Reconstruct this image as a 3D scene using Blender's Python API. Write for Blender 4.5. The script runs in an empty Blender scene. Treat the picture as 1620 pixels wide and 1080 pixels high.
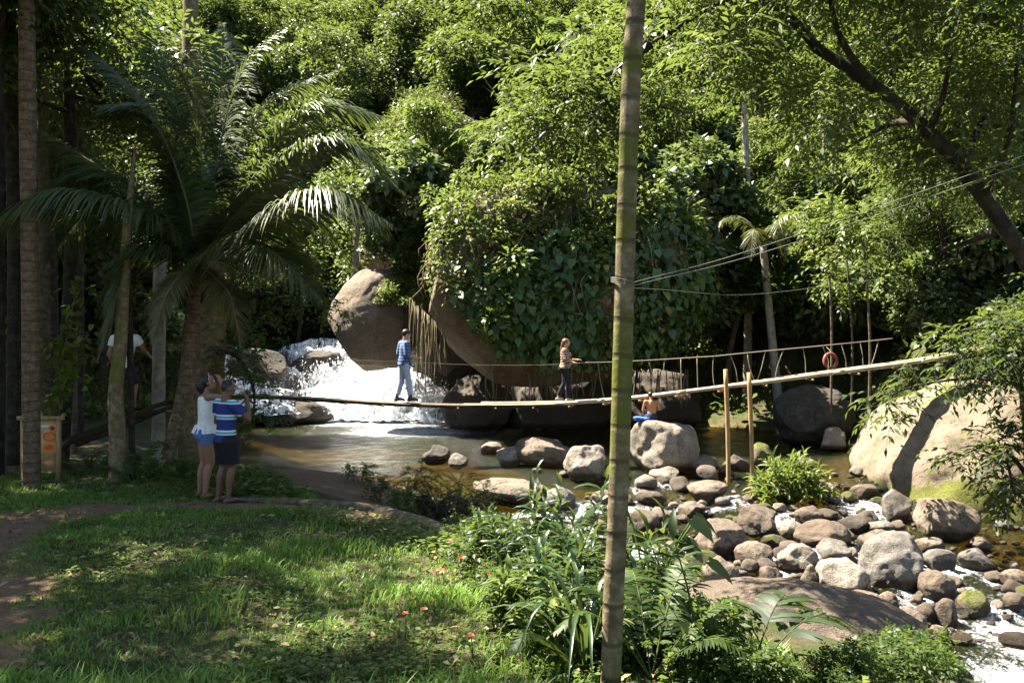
import bpy, bmesh, math, random
import numpy as np
from mathutils import Vector, Matrix
R = math.radians
random.seed(7)
rng = np.random.default_rng(11)
scn = bpy.context.scene
C = scn.collection
# ------------------------------------------------------------------ camera, sky, sun, exposure
FX, EYE = 1350.0, 3.0                      # focal length in photo pixels, eye height over the pool
cd = bpy.data.cameras.new('camera'); cam = bpy.data.objects.new('camera', cd); C.objects.link(cam)
cd.sensor_width = 36; cd.lens = 30; cd.clip_end = 2000; cd.clip_start = .05
cam.location = (0, 0, EYE); cam.rotation_euler = (R(90), 0, 0)
scn.camera = cam
SUN_AZ, SUN_EL = R(-61), R(56)             # azimuth from +Y towards +X
to_sun = Vector((math.sin(SUN_AZ)*math.cos(SUN_EL), math.cos(SUN_AZ)*math.cos(SUN_EL), math.sin(SUN_EL)))
w = bpy.data.worlds.new('World'); scn.world = w; w.use_nodes = True
nt = w.node_tree
sky = nt.nodes.new('ShaderNodeTexSky'); sky.sky_type = 'NISHITA'; sky.sun_disc = False
sky.sun_elevation = SUN_EL; sky.sun_rotation = SUN_AZ
bg = nt.nodes['Background']; bg.inputs['Strength'].default_value = .05
nt.links.new(sky.outputs[0], bg.inputs['Color'])
sd = bpy.data.lights.new('sun', 'SUN'); sun = bpy.data.objects.new('sun', sd); C.objects.link(sun)
sd.energy = 5.0; sd.angle = R(.5); sd.color = (1, .93, .8)
sun.rotation_euler = to_sun.to_track_quat('Z', 'Y').to_euler(); sun.location = to_sun*60
vs = scn.view_settings; vs.view_transform = 'Standard'; vs.look = 'None'; vs.gamma = 1; vs.use_curve_mapping = False
vs.exposure = 2.72
cy = scn.cycles
cy.max_bounces = 6; cy.diffuse_bounces = 1; cy.glossy_bounces = 2; cy.transmission_bounces = 4; cy.transparent_max_bounces = 8
cy.caustics_reflective = False; cy.caustics_refractive = False; cy.use_denoising = True
cy.sample_clamp_indirect = 4

# ------------------------------------------------------------------ helpers
def P(px, py, d):
    return np.array(((px-810)/FX*d, d, EYE-(py-540)/FX*d))
def nrm(a):
    a = np.asarray(a, float); n = np.linalg.norm(a, axis=-1, keepdims=True); return a/np.maximum(n, 1e-9)
def sst(a, b, x):
    t = np.clip((x-a)/(b-a), 0, 1); return t*t*(3-2*t)
def _hash(i, j, k, s):
    n = (i*374761393+j*668265263+k*1274126177+s*974634777) & 0xffffffff
    n = ((n ^ (n >> 13))*1274126177) & 0xffffffff
    return ((n ^ (n >> 16)) & 0xffff)/32767.5-1
def vnoise(Q, s=0):
    Q = np.asarray(Q, float); f = np.floor(Q).astype(np.int64); t = Q-f; t = t*t*(3-2*t)
    r = 0
    for a in (0, 1):
        for b in (0, 1):
            for c in (0, 1):
                wgt = (t[..., 0] if a else 1-t[..., 0])*(t[..., 1] if b else 1-t[..., 1])*(t[..., 2] if c else 1-t[..., 2])
                r = r+wgt*_hash(f[..., 0]+a, f[..., 1]+b, f[..., 2]+c, s)
    return r
def fbm(Q, s=0, o=3):
    Q = np.asarray(Q, float); r = 0; a = 1; 
    for i in range(o):
        r = r+a*vnoise(Q*2**i+i*17.3, s+i); a *= .5
    return r
def sdf(poly, x, y):
    x = np.asarray(x, float); y = np.asarray(y, float)
    d = np.full(x.shape, 1e9); ins = np.zeros(x.shape, bool); n = len(poly)
    for i in range(n):
        ax, ay = poly[i]; bx, by = poly[(i+1) % n]
        ex, ey = bx-ax, by-ay
        t = np.clip(((x-ax)*ex+(y-ay)*ey)/(ex*ex+ey*ey), 0, 1)
        d = np.minimum(d, (x-ax-t*ex)**2+(y-ay-t*ey)**2)
        cr = ((ay > y) != (by > y)) & (x < ex*(y-ay)/(ey if ey else 1e-9)+ax)
        ins ^= cr
    return np.where(ins, -np.sqrt(d), np.sqrt(d))

class MB:
    """collects pieces of one mesh"""
    def __init__(s): s.v = []; s.f = {}; s.n = 0; s.t = []; s.mi = {}
    def add(s, v, f, tint=0., mat=0):
        v = np.asarray(v, float).reshape(-1, 3); 
        if len(v) == 0: return s
        s.v.append(v)
        t = np.asarray(tint, float); s.t.append(np.full(len(v), float(t)) if t.ndim == 0 else t)
        fs = f if isinstance(f, list) else [f]
        for a in fs:
            a = np.asarray(a, int)
            if a.size: 
                s.f.setdefault(a.shape[1], []).append(a+s.n)
                s.mi.setdefault(a.shape[1], []).append(np.full(len(a), mat))
        s.n += len(v); return s
    def mesh(s, name, mats, smooth=True):
        v = np.concatenate(s.v) if s.v else np.zeros((0, 3))
        me = bpy.data.meshes.new(name)
        loops = []; tot = []; mi = []
        for k, L in s.f.items():
            a = np.concatenate(L); loops.append(a.ravel()); tot.append(np.full(len(a), k)); mi.append(np.concatenate(s.mi[k]))
        loops = np.concatenate(loops); tot = np.concatenate(tot); mi = np.concatenate(mi)
        me.vertices.add(len(v)); me.vertices.foreach_set('co', v.astype(np.float32).ravel())
        me.loops.add(len(loops)); me.loops.foreach_set('vertex_index', loops.astype(np.int32))
        me.polygons.add(len(tot))
        st = np.concatenate(([0], np.cumsum(tot)[:-1])).astype(np.int32)
        me.polygons.foreach_set('loop_start', st); me.polygons.foreach_set('loop_total', tot.astype(np.int32))
        for m in (mats if isinstance(mats, (list, tuple)) else [mats]): me.materials.append(m)
        me.polygons.foreach_set('material_index', mi.astype(np.int32))
        me.polygons.foreach_set('use_smooth', np.full(len(tot), bool(smooth)))
        at = me.attributes.new('tint', 'FLOAT', 'POINT'); at.data.foreach_set('value', np.concatenate(s.t).astype(np.float32))
        me.update(calc_edges=True); return me
    def build(s, name, mats, parent=None, smooth=True, loc=None):
        o = bpy.data.objects.new(name, s.mesh(name, mats, smooth)); C.objects.link(o)
        if parent: o.parent = parent
        if loc is not None: o.location = loc
        return o
def tag(o, label=None, cat=None, group=None, kind=None):
    if label: o['label'] = label
    if cat: o['category'] = cat
    if group: o['group'] = group
    if kind: o['kind'] = kind
    return o
def empty(name, loc=(0, 0, 0), rz=0):
    o = bpy.data.objects.new(name, None); C.objects.link(o); o.location = loc; o.rotation_euler = (0, 0, rz)
    o.empty_display_size = .2; return o
KIDS = {}
def child(o, p):
    o.parent = p; KIDS.setdefault(p.name, []).append(o); return o
def copy_tree(o):
    c = o.copy(); C.objects.link(c)
    for ch in KIDS.get(o.name, []):
        k = ch.copy(); C.objects.link(k); k.parent = c
    return c
def frame(t, side):
    s = side-t*np.dot(side, t); l = np.linalg.norm(s)
    if l < 1e-4: s = np.cross(t, (0.3, .9, .2)); l = np.linalg.norm(s)
    s = s/l; return s, np.cross(t, s)
def loft(mb, pts, rx, ry=None, side=(1, 0, 0), n=10, tint=0., mat=0, cap=True):
    pts = np.asarray(pts, float); m = len(pts)
    rx = np.broadcast_to(np.asarray(rx, float), (m,)); ry = rx if ry is None else np.broadcast_to(np.asarray(ry, float), (m,))
    a = np.arange(n)*2*math.pi/n; V = []; side = np.asarray(side, float)
    for i in range(m):
        t = pts[min(i+1, m-1)]-pts[max(i-1, 0)]; t = t/max(np.linalg.norm(t), 1e-9)
        s, u = frame(t, side); 
        V.append(pts[i]+np.outer(np.cos(a)*rx[i], s)+np.outer(np.sin(a)*ry[i], u))
    V = np.concatenate(V); i = np.arange(n); j = (i+1) % n; F = []
    for k in range(m-1): F.append(np.stack([k*n+i, k*n+j, (k+1)*n+j, (k+1)*n+i], 1))
    F = [np.concatenate(F)]
    if cap:
        V = np.concatenate([V, pts[:1], pts[-1:]]); q = m*n
        F.append(np.concatenate([np.stack([j, i, np.full(n, q)], 1), np.stack([(m-1)*n+i, (m-1)*n+j, np.full(n, q+1)], 1)]))
    tt = np.asarray(tint, float)
    if tt.ndim == 1: tint = np.concatenate([np.repeat(tt, n), [tt[0], tt[-1]] if cap else []])
    mb.add(V, F, tint, mat); return mb
def curve(pts, n=12):
    """Catmull-Rom through pts"""
    p = np.asarray(pts, float); p = np.concatenate([[2*p[0]-p[1]], p, [2*p[-1]-p[-2]]]); m = len(p)-3
    out = []
    for t in np.linspace(0, m-1e-6, n):
        i = int(t); u = t-i; a, b, c, d = p[i:i+4]
        out.append(.5*((2*b)+(-a+c)*u+(2*a-5*b+4*c-d)*u*u+(-a+3*b-3*c+d)*u**3))
    return np.array(out)
def box(mb, c, half, ax=None, tint=0., mat=0):
    ax = np.eye(3) if ax is None else np.asarray(ax)
    s = np.array([[x, y, z] for x in (-1, 1) for y in (-1, 1) for z in (-1, 1)])*np.asarray(half)
    mb.add(np.asarray(c)+s@ax, np.array([[0, 1, 3, 2], [4, 6, 7, 5], [0, 4, 5, 1], [2, 3, 7, 6], [0, 2, 6, 4], [1, 5, 7, 3]]), tint, mat); return mb

# leaf templates: (along, across, up) and faces
T4 = (np.array([[0, 0, 0], [.45, -.5, .06], [1, 0, -.08], [.45, .5, .06]]), np.array([[0, 1, 2, 3]]))
T8 = (np.array([[0, 0, 0], [.3, -.45, .05], [.68, -.38, 0], [1, 0, -.2], [.68, .38, 0], [.3, .45, .05], [.32, 0, -.02], [.68, 0, -.07]]),
      [np.array([[0, 1, 6], [0, 6, 5], [2, 3, 7], [3, 4, 7]]), np.array([[1, 2, 7, 6], [6, 7, 4, 5]])])
THEART = (np.array([[0, 0, 0], [-.12, -.3, .04], [.2, -.52, .06], [.65, -.32, 0], [1, 0, -.15], [.65, .32, 0], [.2, .52, .06], [-.12, .3, .04], [.4, 0, -.04]]),
      np.array([[0, 1, 8], [1, 2, 8], [2, 3, 8], [3, 4, 8], [4, 5, 8], [5, 6, 8], [6, 7, 8], [7, 0, 8]]))
def leaves(mb, p, d, n, L, W, T=T4, tint=None, mat=0, curl=1.):
    p = np.asarray(p, float); N = len(p); d = nrm(d); n = np.asarray(n, float)
    s = nrm(np.cross(d, n)); n = nrm(np.cross(s, d))
    L = np.broadcast_to(L, (N,))[:, None, None]; W = np.broadcast_to(W, (N,))[:, None, None]
    t, F = T
    V = p[:, None]+d[:, None]*t[None, :, :1]*L+s[:, None]*t[None, :, 1:2]*W+n[:, None]*t[None, :, 2:]*L*curl
    k = len(t); off = (np.arange(N)*k)[:, None, None]
    Fs = [(f[None]+off).reshape(-1, f.shape[1]) for f in (F if isinstance(F, list) else [F])]
    if tint is None: tint = rng.random(N)
    mb.add(V.reshape(-1, 3), Fs, np.repeat(np.broadcast_to(tint, (N,)), k), mat); return mb
def rdir(N, up=0.):
    v = rng.normal(size=(N, 3)); v = nrm(v); v[:, 2] += up; return nrm(v)

# ------------------------------------------------------------------ materials
def mat(name, rough=.8, spec=.3):
    m = bpy.data.materials.new(name); m.use_nodes = True; t = m.node_tree
    b = t.nodes['Principled BSDF']; b.inputs['Roughness'].default_value = rough; b.inputs['Specular IOR Level'].default_value = spec
    return m, t, b
def N(t, ty, **kw):
    n = t.nodes.new(ty)
    for k, v in kw.items():
        if hasattr(n, k): setattr(n, k, v)
        else: n.inputs[k.replace('_', ' ')].default_value = v
    return n
def ramp(t, src, stops):
    r = t.nodes.new('ShaderNodeValToRGB'); e = r.color_ramp.elements
    while len(e) < len(stops): e.new(.5)
    for i, (p, c) in enumerate(stops):
        e[i].position = p; e[i].color = (*c, 1) if len(c) == 3 else c
    t.links.new(src, r.inputs[0]); return r.outputs[0]
def noise(t, scale, detail=4, rough=.6, vec=None, dist=0):
    n = t.nodes.new('ShaderNodeTexNoise'); n.inputs['Scale'].default_value = scale; n.inputs['Detail'].default_value = detail
    n.inputs['Roughness'].default_value = rough; n.inputs['Distortion'].default_value = dist
    if vec is not None: t.links.new(vec, n.inputs['Vector'])
    return n.outputs[0]
def coord(t, which='Object', scale=None):
    c = t.nodes.new('ShaderNodeTexCoord'); o = c.outputs[which]
    if scale:
        m = t.nodes.new('ShaderNodeMapping'); m.inputs['Scale'].default_value = scale; t.links.new(o, m.inputs[0]); o = m.outputs[0]
    return o
def mix(t, f, a, b, blend='MIX'):
    m = t.nodes.new('ShaderNodeMix'); m.data_type = 'RGBA'; m.blend_type = blend
    for s, i in ((f, 0), (a, 6), (b, 7)):
        if hasattr(s, 'links') or hasattr(s, 'is_linked'): t.links.new(s, m.inputs[i])
        else: m.inputs[i].default_value = s if i == 0 else ((*s, 1) if len(s) == 3 else s)
    return m.outputs[2]
def bump(t, b, h, strength=.5, dist=.02):
    n = t.nodes.new('ShaderNodeBump'); n.inputs['Strength'].default_value = strength; n.inputs['Distance'].default_value = dist
    t.links.new(h, n.inputs['Height']); t.links.new(n.outputs[0], b.inputs['Normal']); return n
def math_(t, op, a, b=0., clamp=False):
    m = t.nodes.new('ShaderNodeMath'); m.operation = op; m.use_clamp = clamp
    for s, i in ((a, 0), (b, 1)):
        if hasattr(s, 'links') or hasattr(s, 'is_linked'): t.links.new(s, m.inputs[i])
        else: m.inputs[i].default_value = s
    return m.outputs[0]
def attr(t, name='tint'):
    a = t.nodes.new('ShaderNodeAttribute'); a.attribute_name = name; return a.outputs['Fac']
def objrand(t): return t.nodes.new('ShaderNodeObjectInfo').outputs['Random']
def leafmat(name, stops, trans=.42, rough=.5, spec=.3, var=.25, tcol=(.2, .26, .045)):
    m, t, b = mat(name, rough, spec)
    f = attr(t)
    if var: 
        f = math_(t, 'ADD', f, math_(t, 'MULTIPLY', math_(t, 'SUBTRACT', objrand(t), .5), var), True)
    c = ramp(t, f, stops); t.links.new(c, b.inputs['Base Color'])
    tr = t.nodes.new('ShaderNodeBsdfTranslucent'); t.links.new(mix(t, .55, c, tcol), tr.inputs[0])
    mx = t.nodes.new('ShaderNodeMixShader'); mx.inputs[0].default_value = trans
    t.links.new(b.outputs[0], mx.inputs[1]); t.links.new(tr.outputs[0], mx.inputs[2])
    t.links.new(mx.outputs[0], t.nodes['Material Output'].inputs[0]); return m
def barkmat(name, cols, scale=6, ring=0, moss=None, rough=.9, bstr=.6, ml=.5):
    m, t, b = mat(name, rough, .15)
    v = coord(t, 'Object'); n1 = noise(t, scale, 6, .7, v)
    c = ramp(t, n1, [(.3, cols[0]), (.5, cols[1]), (.72, cols[2])])
    n2 = noise(t, scale*.35, 3, .6, v)
    if moss:
        c = mix(t, ramp(t, noise(t, 2.3, 5, .7, v), [(ml, (0, 0, 0)), (ml+.13, (1, 1, 1))]), c, moss)
    h = n1
    if ring:
        wv = N(t, 'ShaderNodeTexWave', wave_type='BANDS', bands_direction='Z'); wv.inputs['Scale'].default_value = ring
        wv.inputs['Distortion'].default_value = 2.6; wv.inputs['Detail'].default_value = 3; wv.inputs['Detail Scale'].default_value = .7; t.links.new(v, wv.inputs[0])
        k = ramp(t, math_(t, 'ADD', wv.outputs[1], math_(t, 'MULTIPLY', n2, .12)), [(.02, (0, 0, 0)), (.16, (1, 1, 1))])
        c = mix(t, k, tuple(x*1.1 for x in cols[0]), c); h = math_(t, 'ADD', n1, math_(t, 'MULTIPLY', k, .6))
    t.links.new(c, b.inputs['Base Color']); bump(t, b, h, bstr, .02); return m
M = {}
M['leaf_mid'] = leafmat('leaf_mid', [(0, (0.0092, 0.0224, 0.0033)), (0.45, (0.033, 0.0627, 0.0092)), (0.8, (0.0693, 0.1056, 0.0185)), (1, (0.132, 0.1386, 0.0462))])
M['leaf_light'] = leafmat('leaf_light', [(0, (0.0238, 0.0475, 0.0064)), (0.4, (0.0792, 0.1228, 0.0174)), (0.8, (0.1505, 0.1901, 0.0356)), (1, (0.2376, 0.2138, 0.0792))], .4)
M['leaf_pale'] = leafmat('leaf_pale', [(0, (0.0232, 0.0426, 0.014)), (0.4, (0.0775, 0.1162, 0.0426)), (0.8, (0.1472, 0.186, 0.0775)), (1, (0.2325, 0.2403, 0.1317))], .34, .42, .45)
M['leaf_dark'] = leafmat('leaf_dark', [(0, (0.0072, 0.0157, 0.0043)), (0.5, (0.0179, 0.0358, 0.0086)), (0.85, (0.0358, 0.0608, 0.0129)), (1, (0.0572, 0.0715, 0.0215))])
M['leaf_dry'] = leafmat('leaf_dry', [(0, (0.0455, 0.041, 0.0136)), (0.35, (0.1001, 0.091, 0.0318)), (0.7, (0.1547, 0.1183, 0.0546)), (1, (0.2002, 0.1365, 0.0728))], .25)
M['leaf_vine'] = leafmat('leaf_vine', [(0, (.02, .045, .01)), (.45, (.05, .1, .022)), (.85, (.095, .15, .035)), (1, (.2, .2, .05))], .25, .45, .4, 0)
M['leaf_ginger'] = leafmat('leaf_ginger', [(0, (0.0072, 0.0204, 0.0048)), (0.5, (0.021, 0.048, 0.012)), (0.9, (0.045, 0.078, 0.018)), (1, (0.084, 0.102, 0.024))], .3, .34, .55)
M['leaf_lime'] = leafmat('leaf_lime', [(0, (0.072, 0.104, 0.012)), (1, (0.144, 0.176, 0.024))], .5)
M['palm'] = leafmat('palm', [(0, (0.0202, 0.0363, 0.0096)), (0.5, (0.0484, 0.0725, 0.0226)), (0.9, (0.0967, 0.1048, 0.0322)), (1, (0.1773, 0.137, 0.0484))], .28, .46, .4, .1)
M['grass'] = leafmat('grass', [(0, (0.0514, 0.1016, 0.0149)), (0.4, (0.1093, 0.2179, 0.0275)), (0.85, (0.1929, 0.334, 0.0437)), (1, (0.3343, 0.3486, 0.1001))], .4, .5, .3, 0)
M['bark'] = barkmat('bark', [(.04, .03, .02), (.1, .075, .05), (.2, .17, .12)], 9, 0, (.07, .085, .02), ml=.55)
M['bark_dark'] = barkmat('bark_dark', [(.012, .01, .008), (.028, .022, .016), (.07, .06, .045)], 7, 0, (.04, .05, .015), ml=.62)
M['bark_pale'] = barkmat('bark_pale', [(.12, .1, .07), (.24, .21, .16), (.36, .33, .27)], 6)
M['bark_palm'] = barkmat('bark_palm', [(.045, .032, .02), (.11, .075, .045), (.2, .15, .095)], 14, 2.2)
M['bark_mossy'] = barkmat('bark_mossy', [(.06, .045, .025), (.14, .1, .055), (.27, .21, .13)], 11, 0, (.1, .1, .02))
M['twig'] = barkmat('twig', [(.05, .04, .03), (.1, .08, .055), (.18, .15, .1)], 20)
M['root'] = barkmat('root', [(.09, .075, .04), (.17, .14, .08), (.26, .22, .13)], 20)
M['bark_slender'] = barkmat('bark_slender', [(.045, .035, .02), (.12, .09, .05), (.26, .21, .14)], 9, 1.6, (.085, .09, .015), ml=.47)
# ------------------------------------------------------------------ ground, river bed and hill as one sheet
RIVER = [(-9.4, 34), (-9.9, 29), (-8.2, 23), (-6.3, 19), (-3.6, 18.3), (-1.7, 17.6), (-.5, 15.8), (.2, 13.4), (.9, 11.6), (1.6, 10.6), (2.6, 10.1), (4, 9.5),
         (5.0, 8.9), (6.5, 8.0), (9, 7), (14, 5.5), (30, 3), (40, 12), (16, 14.6), (11, 15.9), (9.2, 17.2), (8.6, 21), (9.6, 25), (9.3, 28.3), (6.6, 30.5), (3, 31.5), (-2, 33), (-3, 34.5)]
LAWN = [(-40, -4), (2.6, -4), (2.0, 3), (1.5, 4.5), (.95, 5.8), (.3, 7.2), (-.5, 8.8), (-1.5, 9.9), (-2.7, 10.9), (-3.6, 12.4), (-5, 13.6), (-8, 15), (-12, 15.6), (-40, 16)]
VALLEY = [(-40, -12), (60, -12), (60, 9), (16.5, 14.8), (12, 16.5), (10.3, 18.5), (10.4, 24), (10.6, 29), (7, 32), (-1, 34.5), (-3, 41), (-11, 41), (-12.2, 30), (-12.5, 22), (-40, 20)]
PATH = [(-2.7, 1), (-2.95, 3.5), (-3.5, 5.5), (-5.0, 8), (-5.5, 9.8), (-4.3, 10.5), (-3.3, 10.75), (-2.2, 10.6), (-1.2, 9.9), (-.6, 9.1), (-.2, 8.3)]
def zw(y): return np.interp(y, [5, 10, 12, 14, 16, 17.5, 19.5], [-1.3, -1.1, -.98, -.75, -.45, -.2, 0])
def pathd(x, y):
    d = np.full(np.shape(x), 1e9)
    for (ax, ay), (bx, by) in zip(PATH[:-1], PATH[1:]):
        ex, ey = bx-ax, by-ay; t = np.clip(((x-ax)*ex+(y-ay)*ey)/(ex*ex+ey*ey), 0, 1)
        d = np.minimum(d, np.hypot(x-ax-t*ex, y-ay-t*ey))
    return d
def H(x, y):
    x = np.asarray(x, float); y = np.asarray(y, float)
    q = np.stack([x, y, np.zeros_like(x)], -1)
    dr = sdf(RIVER, x, y); dl = sdf(LAWN, x, y); df = sdf(VALLEY, x, y); wz = zw(y)
    lawn = 1.26-.028*np.clip(y, -5, 16)+.05*fbm(q*.7, 3)+.02*fbm(q*3, 5, 2)
    bed = wz-.1-.75*sst(0, 3, -dr)+.08*fbm(q*1.2, 9)
    t = np.clip(dr, 0, None)/(np.clip(dr, 0, None)+np.clip(dl, 0, None)+1e-6)
    far = wz+np.minimum(.1+np.clip(dr, 0, None)*.35, .9)
    base = far+(lawn-far)*sst(0, 1, t)*(np.clip(dl, 0, 40) < 14)
    base = np.where(dl < 0, lawn, base)
    base = np.where(dr < 0, bed, base)
    base = base+1.6*sst(33.4, 36.5, y)
    hd = np.clip(df, 0, None); rx = sst(8, 14, x)
    hill = hd*(.62+.12*rx)+.9*(1-np.exp(-hd*.8))+np.minimum(hd, 3)*.35*fbm(q*.33, 21)
    return base+hill
def H1(x, y): return float(H(np.array([x]), np.array([y]))[0])
def wat(px, py):
    d = 18.
    for _ in range(30): d = .5*d+.5*FX*(EYE-float(zw(d)))/(py-540)
    return P(px, py, d)
def gnd(px, py, d0=3, d1=90):
    ds = np.linspace(d0, d1, 900); q = np.array([P(px, py, d) for d in ds]); g = H(q[:, 0], q[:, 1]) > q[:, 2]
    i = int(np.argmax(g)) if g.any() else len(ds)-1
    p = q[i].copy(); p[2] = H1(p[0], p[1]); return p
xs = np.concatenate([np.linspace(-75, -13, 45), np.arange(-12.6, -7, .35), np.arange(-7, 9.5, .13), np.arange(9.5, 16, .4), np.linspace(17, 75, 42)])
ys = np.concatenate([np.arange(-6, 3, .5), np.arange(3, 14, .12), np.arange(14, 36, .3), np.arange(36, 60, .8), np.linspace(61, 120, 30)])
X, Y = np.meshgrid(xs, ys); Z = H(X, Y); nx, ny = len(xs), len(ys)
i = np.arange(nx-1)[None] + np.arange(ny-1)[:, None]*nx; i = i.ravel()
mb = MB(); mb.add(np.stack([X, Y, Z], -1), np.stack([i, i+1, i+nx+1, i+nx], 1))
m, t, b = mat('ground', .95, .1)
v = coord(t, 'Object'); n1 = noise(t, 1.6, 6, .7, v); n2 = noise(t, 14, 5, .7, v); n3 = noise(t, 60, 3, .6, v)
soil = ramp(t, n2, [(.25, (.035, .028, .016)), (.5, (.08, .06, .036)), (.75, (.14, .105, .06))])
green = ramp(t, n3, [(.3, (.018, .03, .008)), (.6, (.05, .075, .018)), (.8, (.08, .1, .03))])
forest = mix(t, ramp(t, n1, [(.4, (0, 0, 0)), (.6, (1, 1, 1))]), green, soil)
dirt = ramp(t, n2, [(.2, (.09, .058, .034)), (.5, (.17, .11, .064)), (.8, (.26, .18, .11))])
dirt = mix(t, ramp(t, n3, [(.3, (1, 1, 1)), (.42, (0, 0, 0))]), dirt, (.06, .045, .03))
bed = ramp(t, n2, [(.25, (.06, .042, .01)), (.5, (.17, .12, .026)), (.7, (.32, .2, .045))])
pm = math_(t, 'ADD', attr(t, 'path'), math_(t, 'MULTIPLY', math_(t, 'SUBTRACT', n1, .5), .9), True)
c = mix(t, ramp(t, pm, [(.42, (0, 0, 0)), (.58, (1, 1, 1))]), forest, dirt)
c = mix(t, attr(t, 'bed'), c, bed)
t.links.new(c, b.inputs['Base Color']); bump(t, b, math_(t, 'ADD', n2, n3), .7, .05)
M['ground'] = m
g = mb.build('ground', m); tag(g, kind='structure')
fx, fy = X.ravel(), Y.ravel()
beach = sst(1.2, .2, np.hypot((fx+2.5)/2.9, (fy-14.4)/3.3))
pth = np.maximum(sst(.75, .3, pathd(fx, fy)), beach)
pth = np.maximum(pth, .7*sst(.8, .2, np.hypot((fx+5.5)/1.2, (fy-10)/.9)))
a = g.data.attributes.new('path', 'FLOAT', 'POINT'); a.data.foreach_set('value', pth.astype(np.float32))
a = g.data.attributes.new('bed', 'FLOAT', 'POINT'); a.data.foreach_set('value', sst(.15, -.25, sdf(RIVER, fx, fy)).astype(np.float32))

# ------------------------------------------------------------------ rocks
def rockmat(name, cols, moss=0., wet=True, spots=.52, rough=.8, foot=False):
    cols = [tuple(x*.82 for x in k_) for k_ in cols]
    m, t, b = mat(name, rough, .25)
    v = coord(t, 'Object'); n1 = noise(t, 1.3, 5, .65, v); n2 = noise(t, 9, 6, .75, v); n3 = noise(t, 45, 4, .7, v)
    c = ramp(t, math_(t, 'ADD', math_(t, 'MULTIPLY', n1, .6), math_(t, 'MULTIPLY', n2, .4)), [(.34, cols[0]), (.5, cols[1]), (.66, cols[2])])
    r = objrand(t)
    c = mix(t, math_(t, 'MULTIPLY', r, .5), c, (.42, .3, .22), 'MULTIPLY') if 0 else mix(t, math_(t, 'MULTIPLY', r, .35), c, (.2, .145, .1))
    c = mix(t, ramp(t, n2, [(spots, (0, 0, 0)), (spots+.1, (1, 1, 1))]), c, (.075, .065, .05))
    c = mix(t, ramp(t, n3, [(.36, (.85, .85, .85)), (.5, (0, 0, 0))]), c, (.085, .07, .05))
    if moss:
        ge = t.nodes.new('ShaderNodeNewGeometry'); sx = t.nodes.new('ShaderNodeSeparateXYZ'); t.links.new(ge.outputs['Normal'], sx.inputs[0])
        f = math_(t, 'ADD', math_(t, 'MULTIPLY', sx.outputs[2], .25), n1)
        c = mix(t, ramp(t, f, [(.85-moss*.5, (0, 0, 0)), (.98-moss*.5, (1, 1, 1))]), c, ramp(t, n3, [(.3, (.035, .05, .008)), (.6, (.13, .14, .025))]))
    vo = N(t, 'ShaderNodeTexVoronoi', feature='DISTANCE_TO_EDGE'); vo.inputs['Scale'].default_value = 1.1
    wp = t.nodes.new('ShaderNodeVectorMath'); wp.operation = 'ADD'; nz = t.nodes.new('ShaderNodeTexNoise'); nz.inputs['Scale'].default_value = 2.5; nz.inputs['Detail'].default_value = 5
    t.links.new(v, nz.inputs['Vector']); t.links.new(v, wp.inputs[0]); t.links.new(nz.outputs['Color'], wp.inputs[1]); t.links.new(wp.outputs[0], vo.inputs['Vector'])
    crk = ramp(t, vo.outputs['Distance'], [(0, (1, 1, 1)), (.018, (0, 0, 0))])
    c = mix(t, math_(t, 'MULTIPLY', crk, .65), c, (.05, .04, .03)); drip = noise(t, 1.4, 4, .6, coord(t, 'Object', (3, 3, .35)))
    c = mix(t, ramp(t, drip, [(.52, (0, 0, 0)), (.68, (.55, .55, .55))]), c, (.1, .085, .065))
    if foot:
        k = ramp(t, math_(t, 'ADD', attr(t, 'wet'), math_(t, 'MULTIPLY', math_(t, 'SUBTRACT', n1, .5), 1.3)), [(.42, (0, 0, 0)), (.56, (1, 1, 1))])
        c = mix(t, k, c, ramp(t, n3, [(.3, (.04, .05, .008)), (.6, (.16, .16, .03))]))
    if wet:
        wl = attr(t, 'wet')
        k = ramp(t, math_(t, 'ADD', wl, math_(t, 'MULTIPLY', math_(t, 'SUBTRACT', n2, .5), .5)), [(.45, (0, 0, 0)), (.6, (1, 1, 1))])
        c = mix(t, k, c, mix(t, 1., c, (.3, .25, .19), 'MULTIPLY'))
        t.links.new(math_(t, 'SUBTRACT', rough, math_(t, 'MULTIPLY', k, .45)), b.inputs['Roughness'])
    t.links.new(c, b.inputs['Base Color']); bump(t, b, math_(t, 'ADD', n2, math_(t, 'MULTIPLY', n3, .6)), .9, .07); return m
M['rock_tan'] = rockmat('rock_tan', [(.16, .115, .08), (.31, .24, .175), (.42, .35, .28)])
M['rock_grey'] = rockmat('rock_grey', [(.14, .12, .1), (.25, .225, .195), (.37, .335, .3)], 0, True, .6)
M['rock_pale'] = rockmat('rock_pale', [(.27, .22, .16), (.43, .37, .29), (.55, .5, .42)], 0, True, .64)
M['rock_brown'] = rockmat('rock_brown', [(.085, .06, .042), (.155, .115, .085), (.25, .19, .145)], 0, True, .6)
M['rock_red'] = rockmat('rock_red', [(.15, .105, .075), (.26, .19, .14), (.37, .29, .23)])
M['rock_moss'] = rockmat('rock_moss', [(.11, .085, .055), (.22, .175, .12), (.34, .28, .2)], .62)
M['rock_wet'] = rockmat('rock_wet', [(.02, .018, .018), (.05, .046, .046), (.09, .08, .075)], 0, False, .6, .35)
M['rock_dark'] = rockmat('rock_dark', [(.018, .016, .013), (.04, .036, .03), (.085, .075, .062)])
_ico = {}
def ico(s):
    if s not in _ico:
        bm = bmesh.new(); bmesh.ops.create_icosphere(bm, subdivisions=s, radius=1)
        _ico[s] = (np.array([v.co[:] for v in bm.verts]), np.array([[v.index for v in f.verts] for f in bm.faces])); bm.free()
    return _ico[s]
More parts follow.
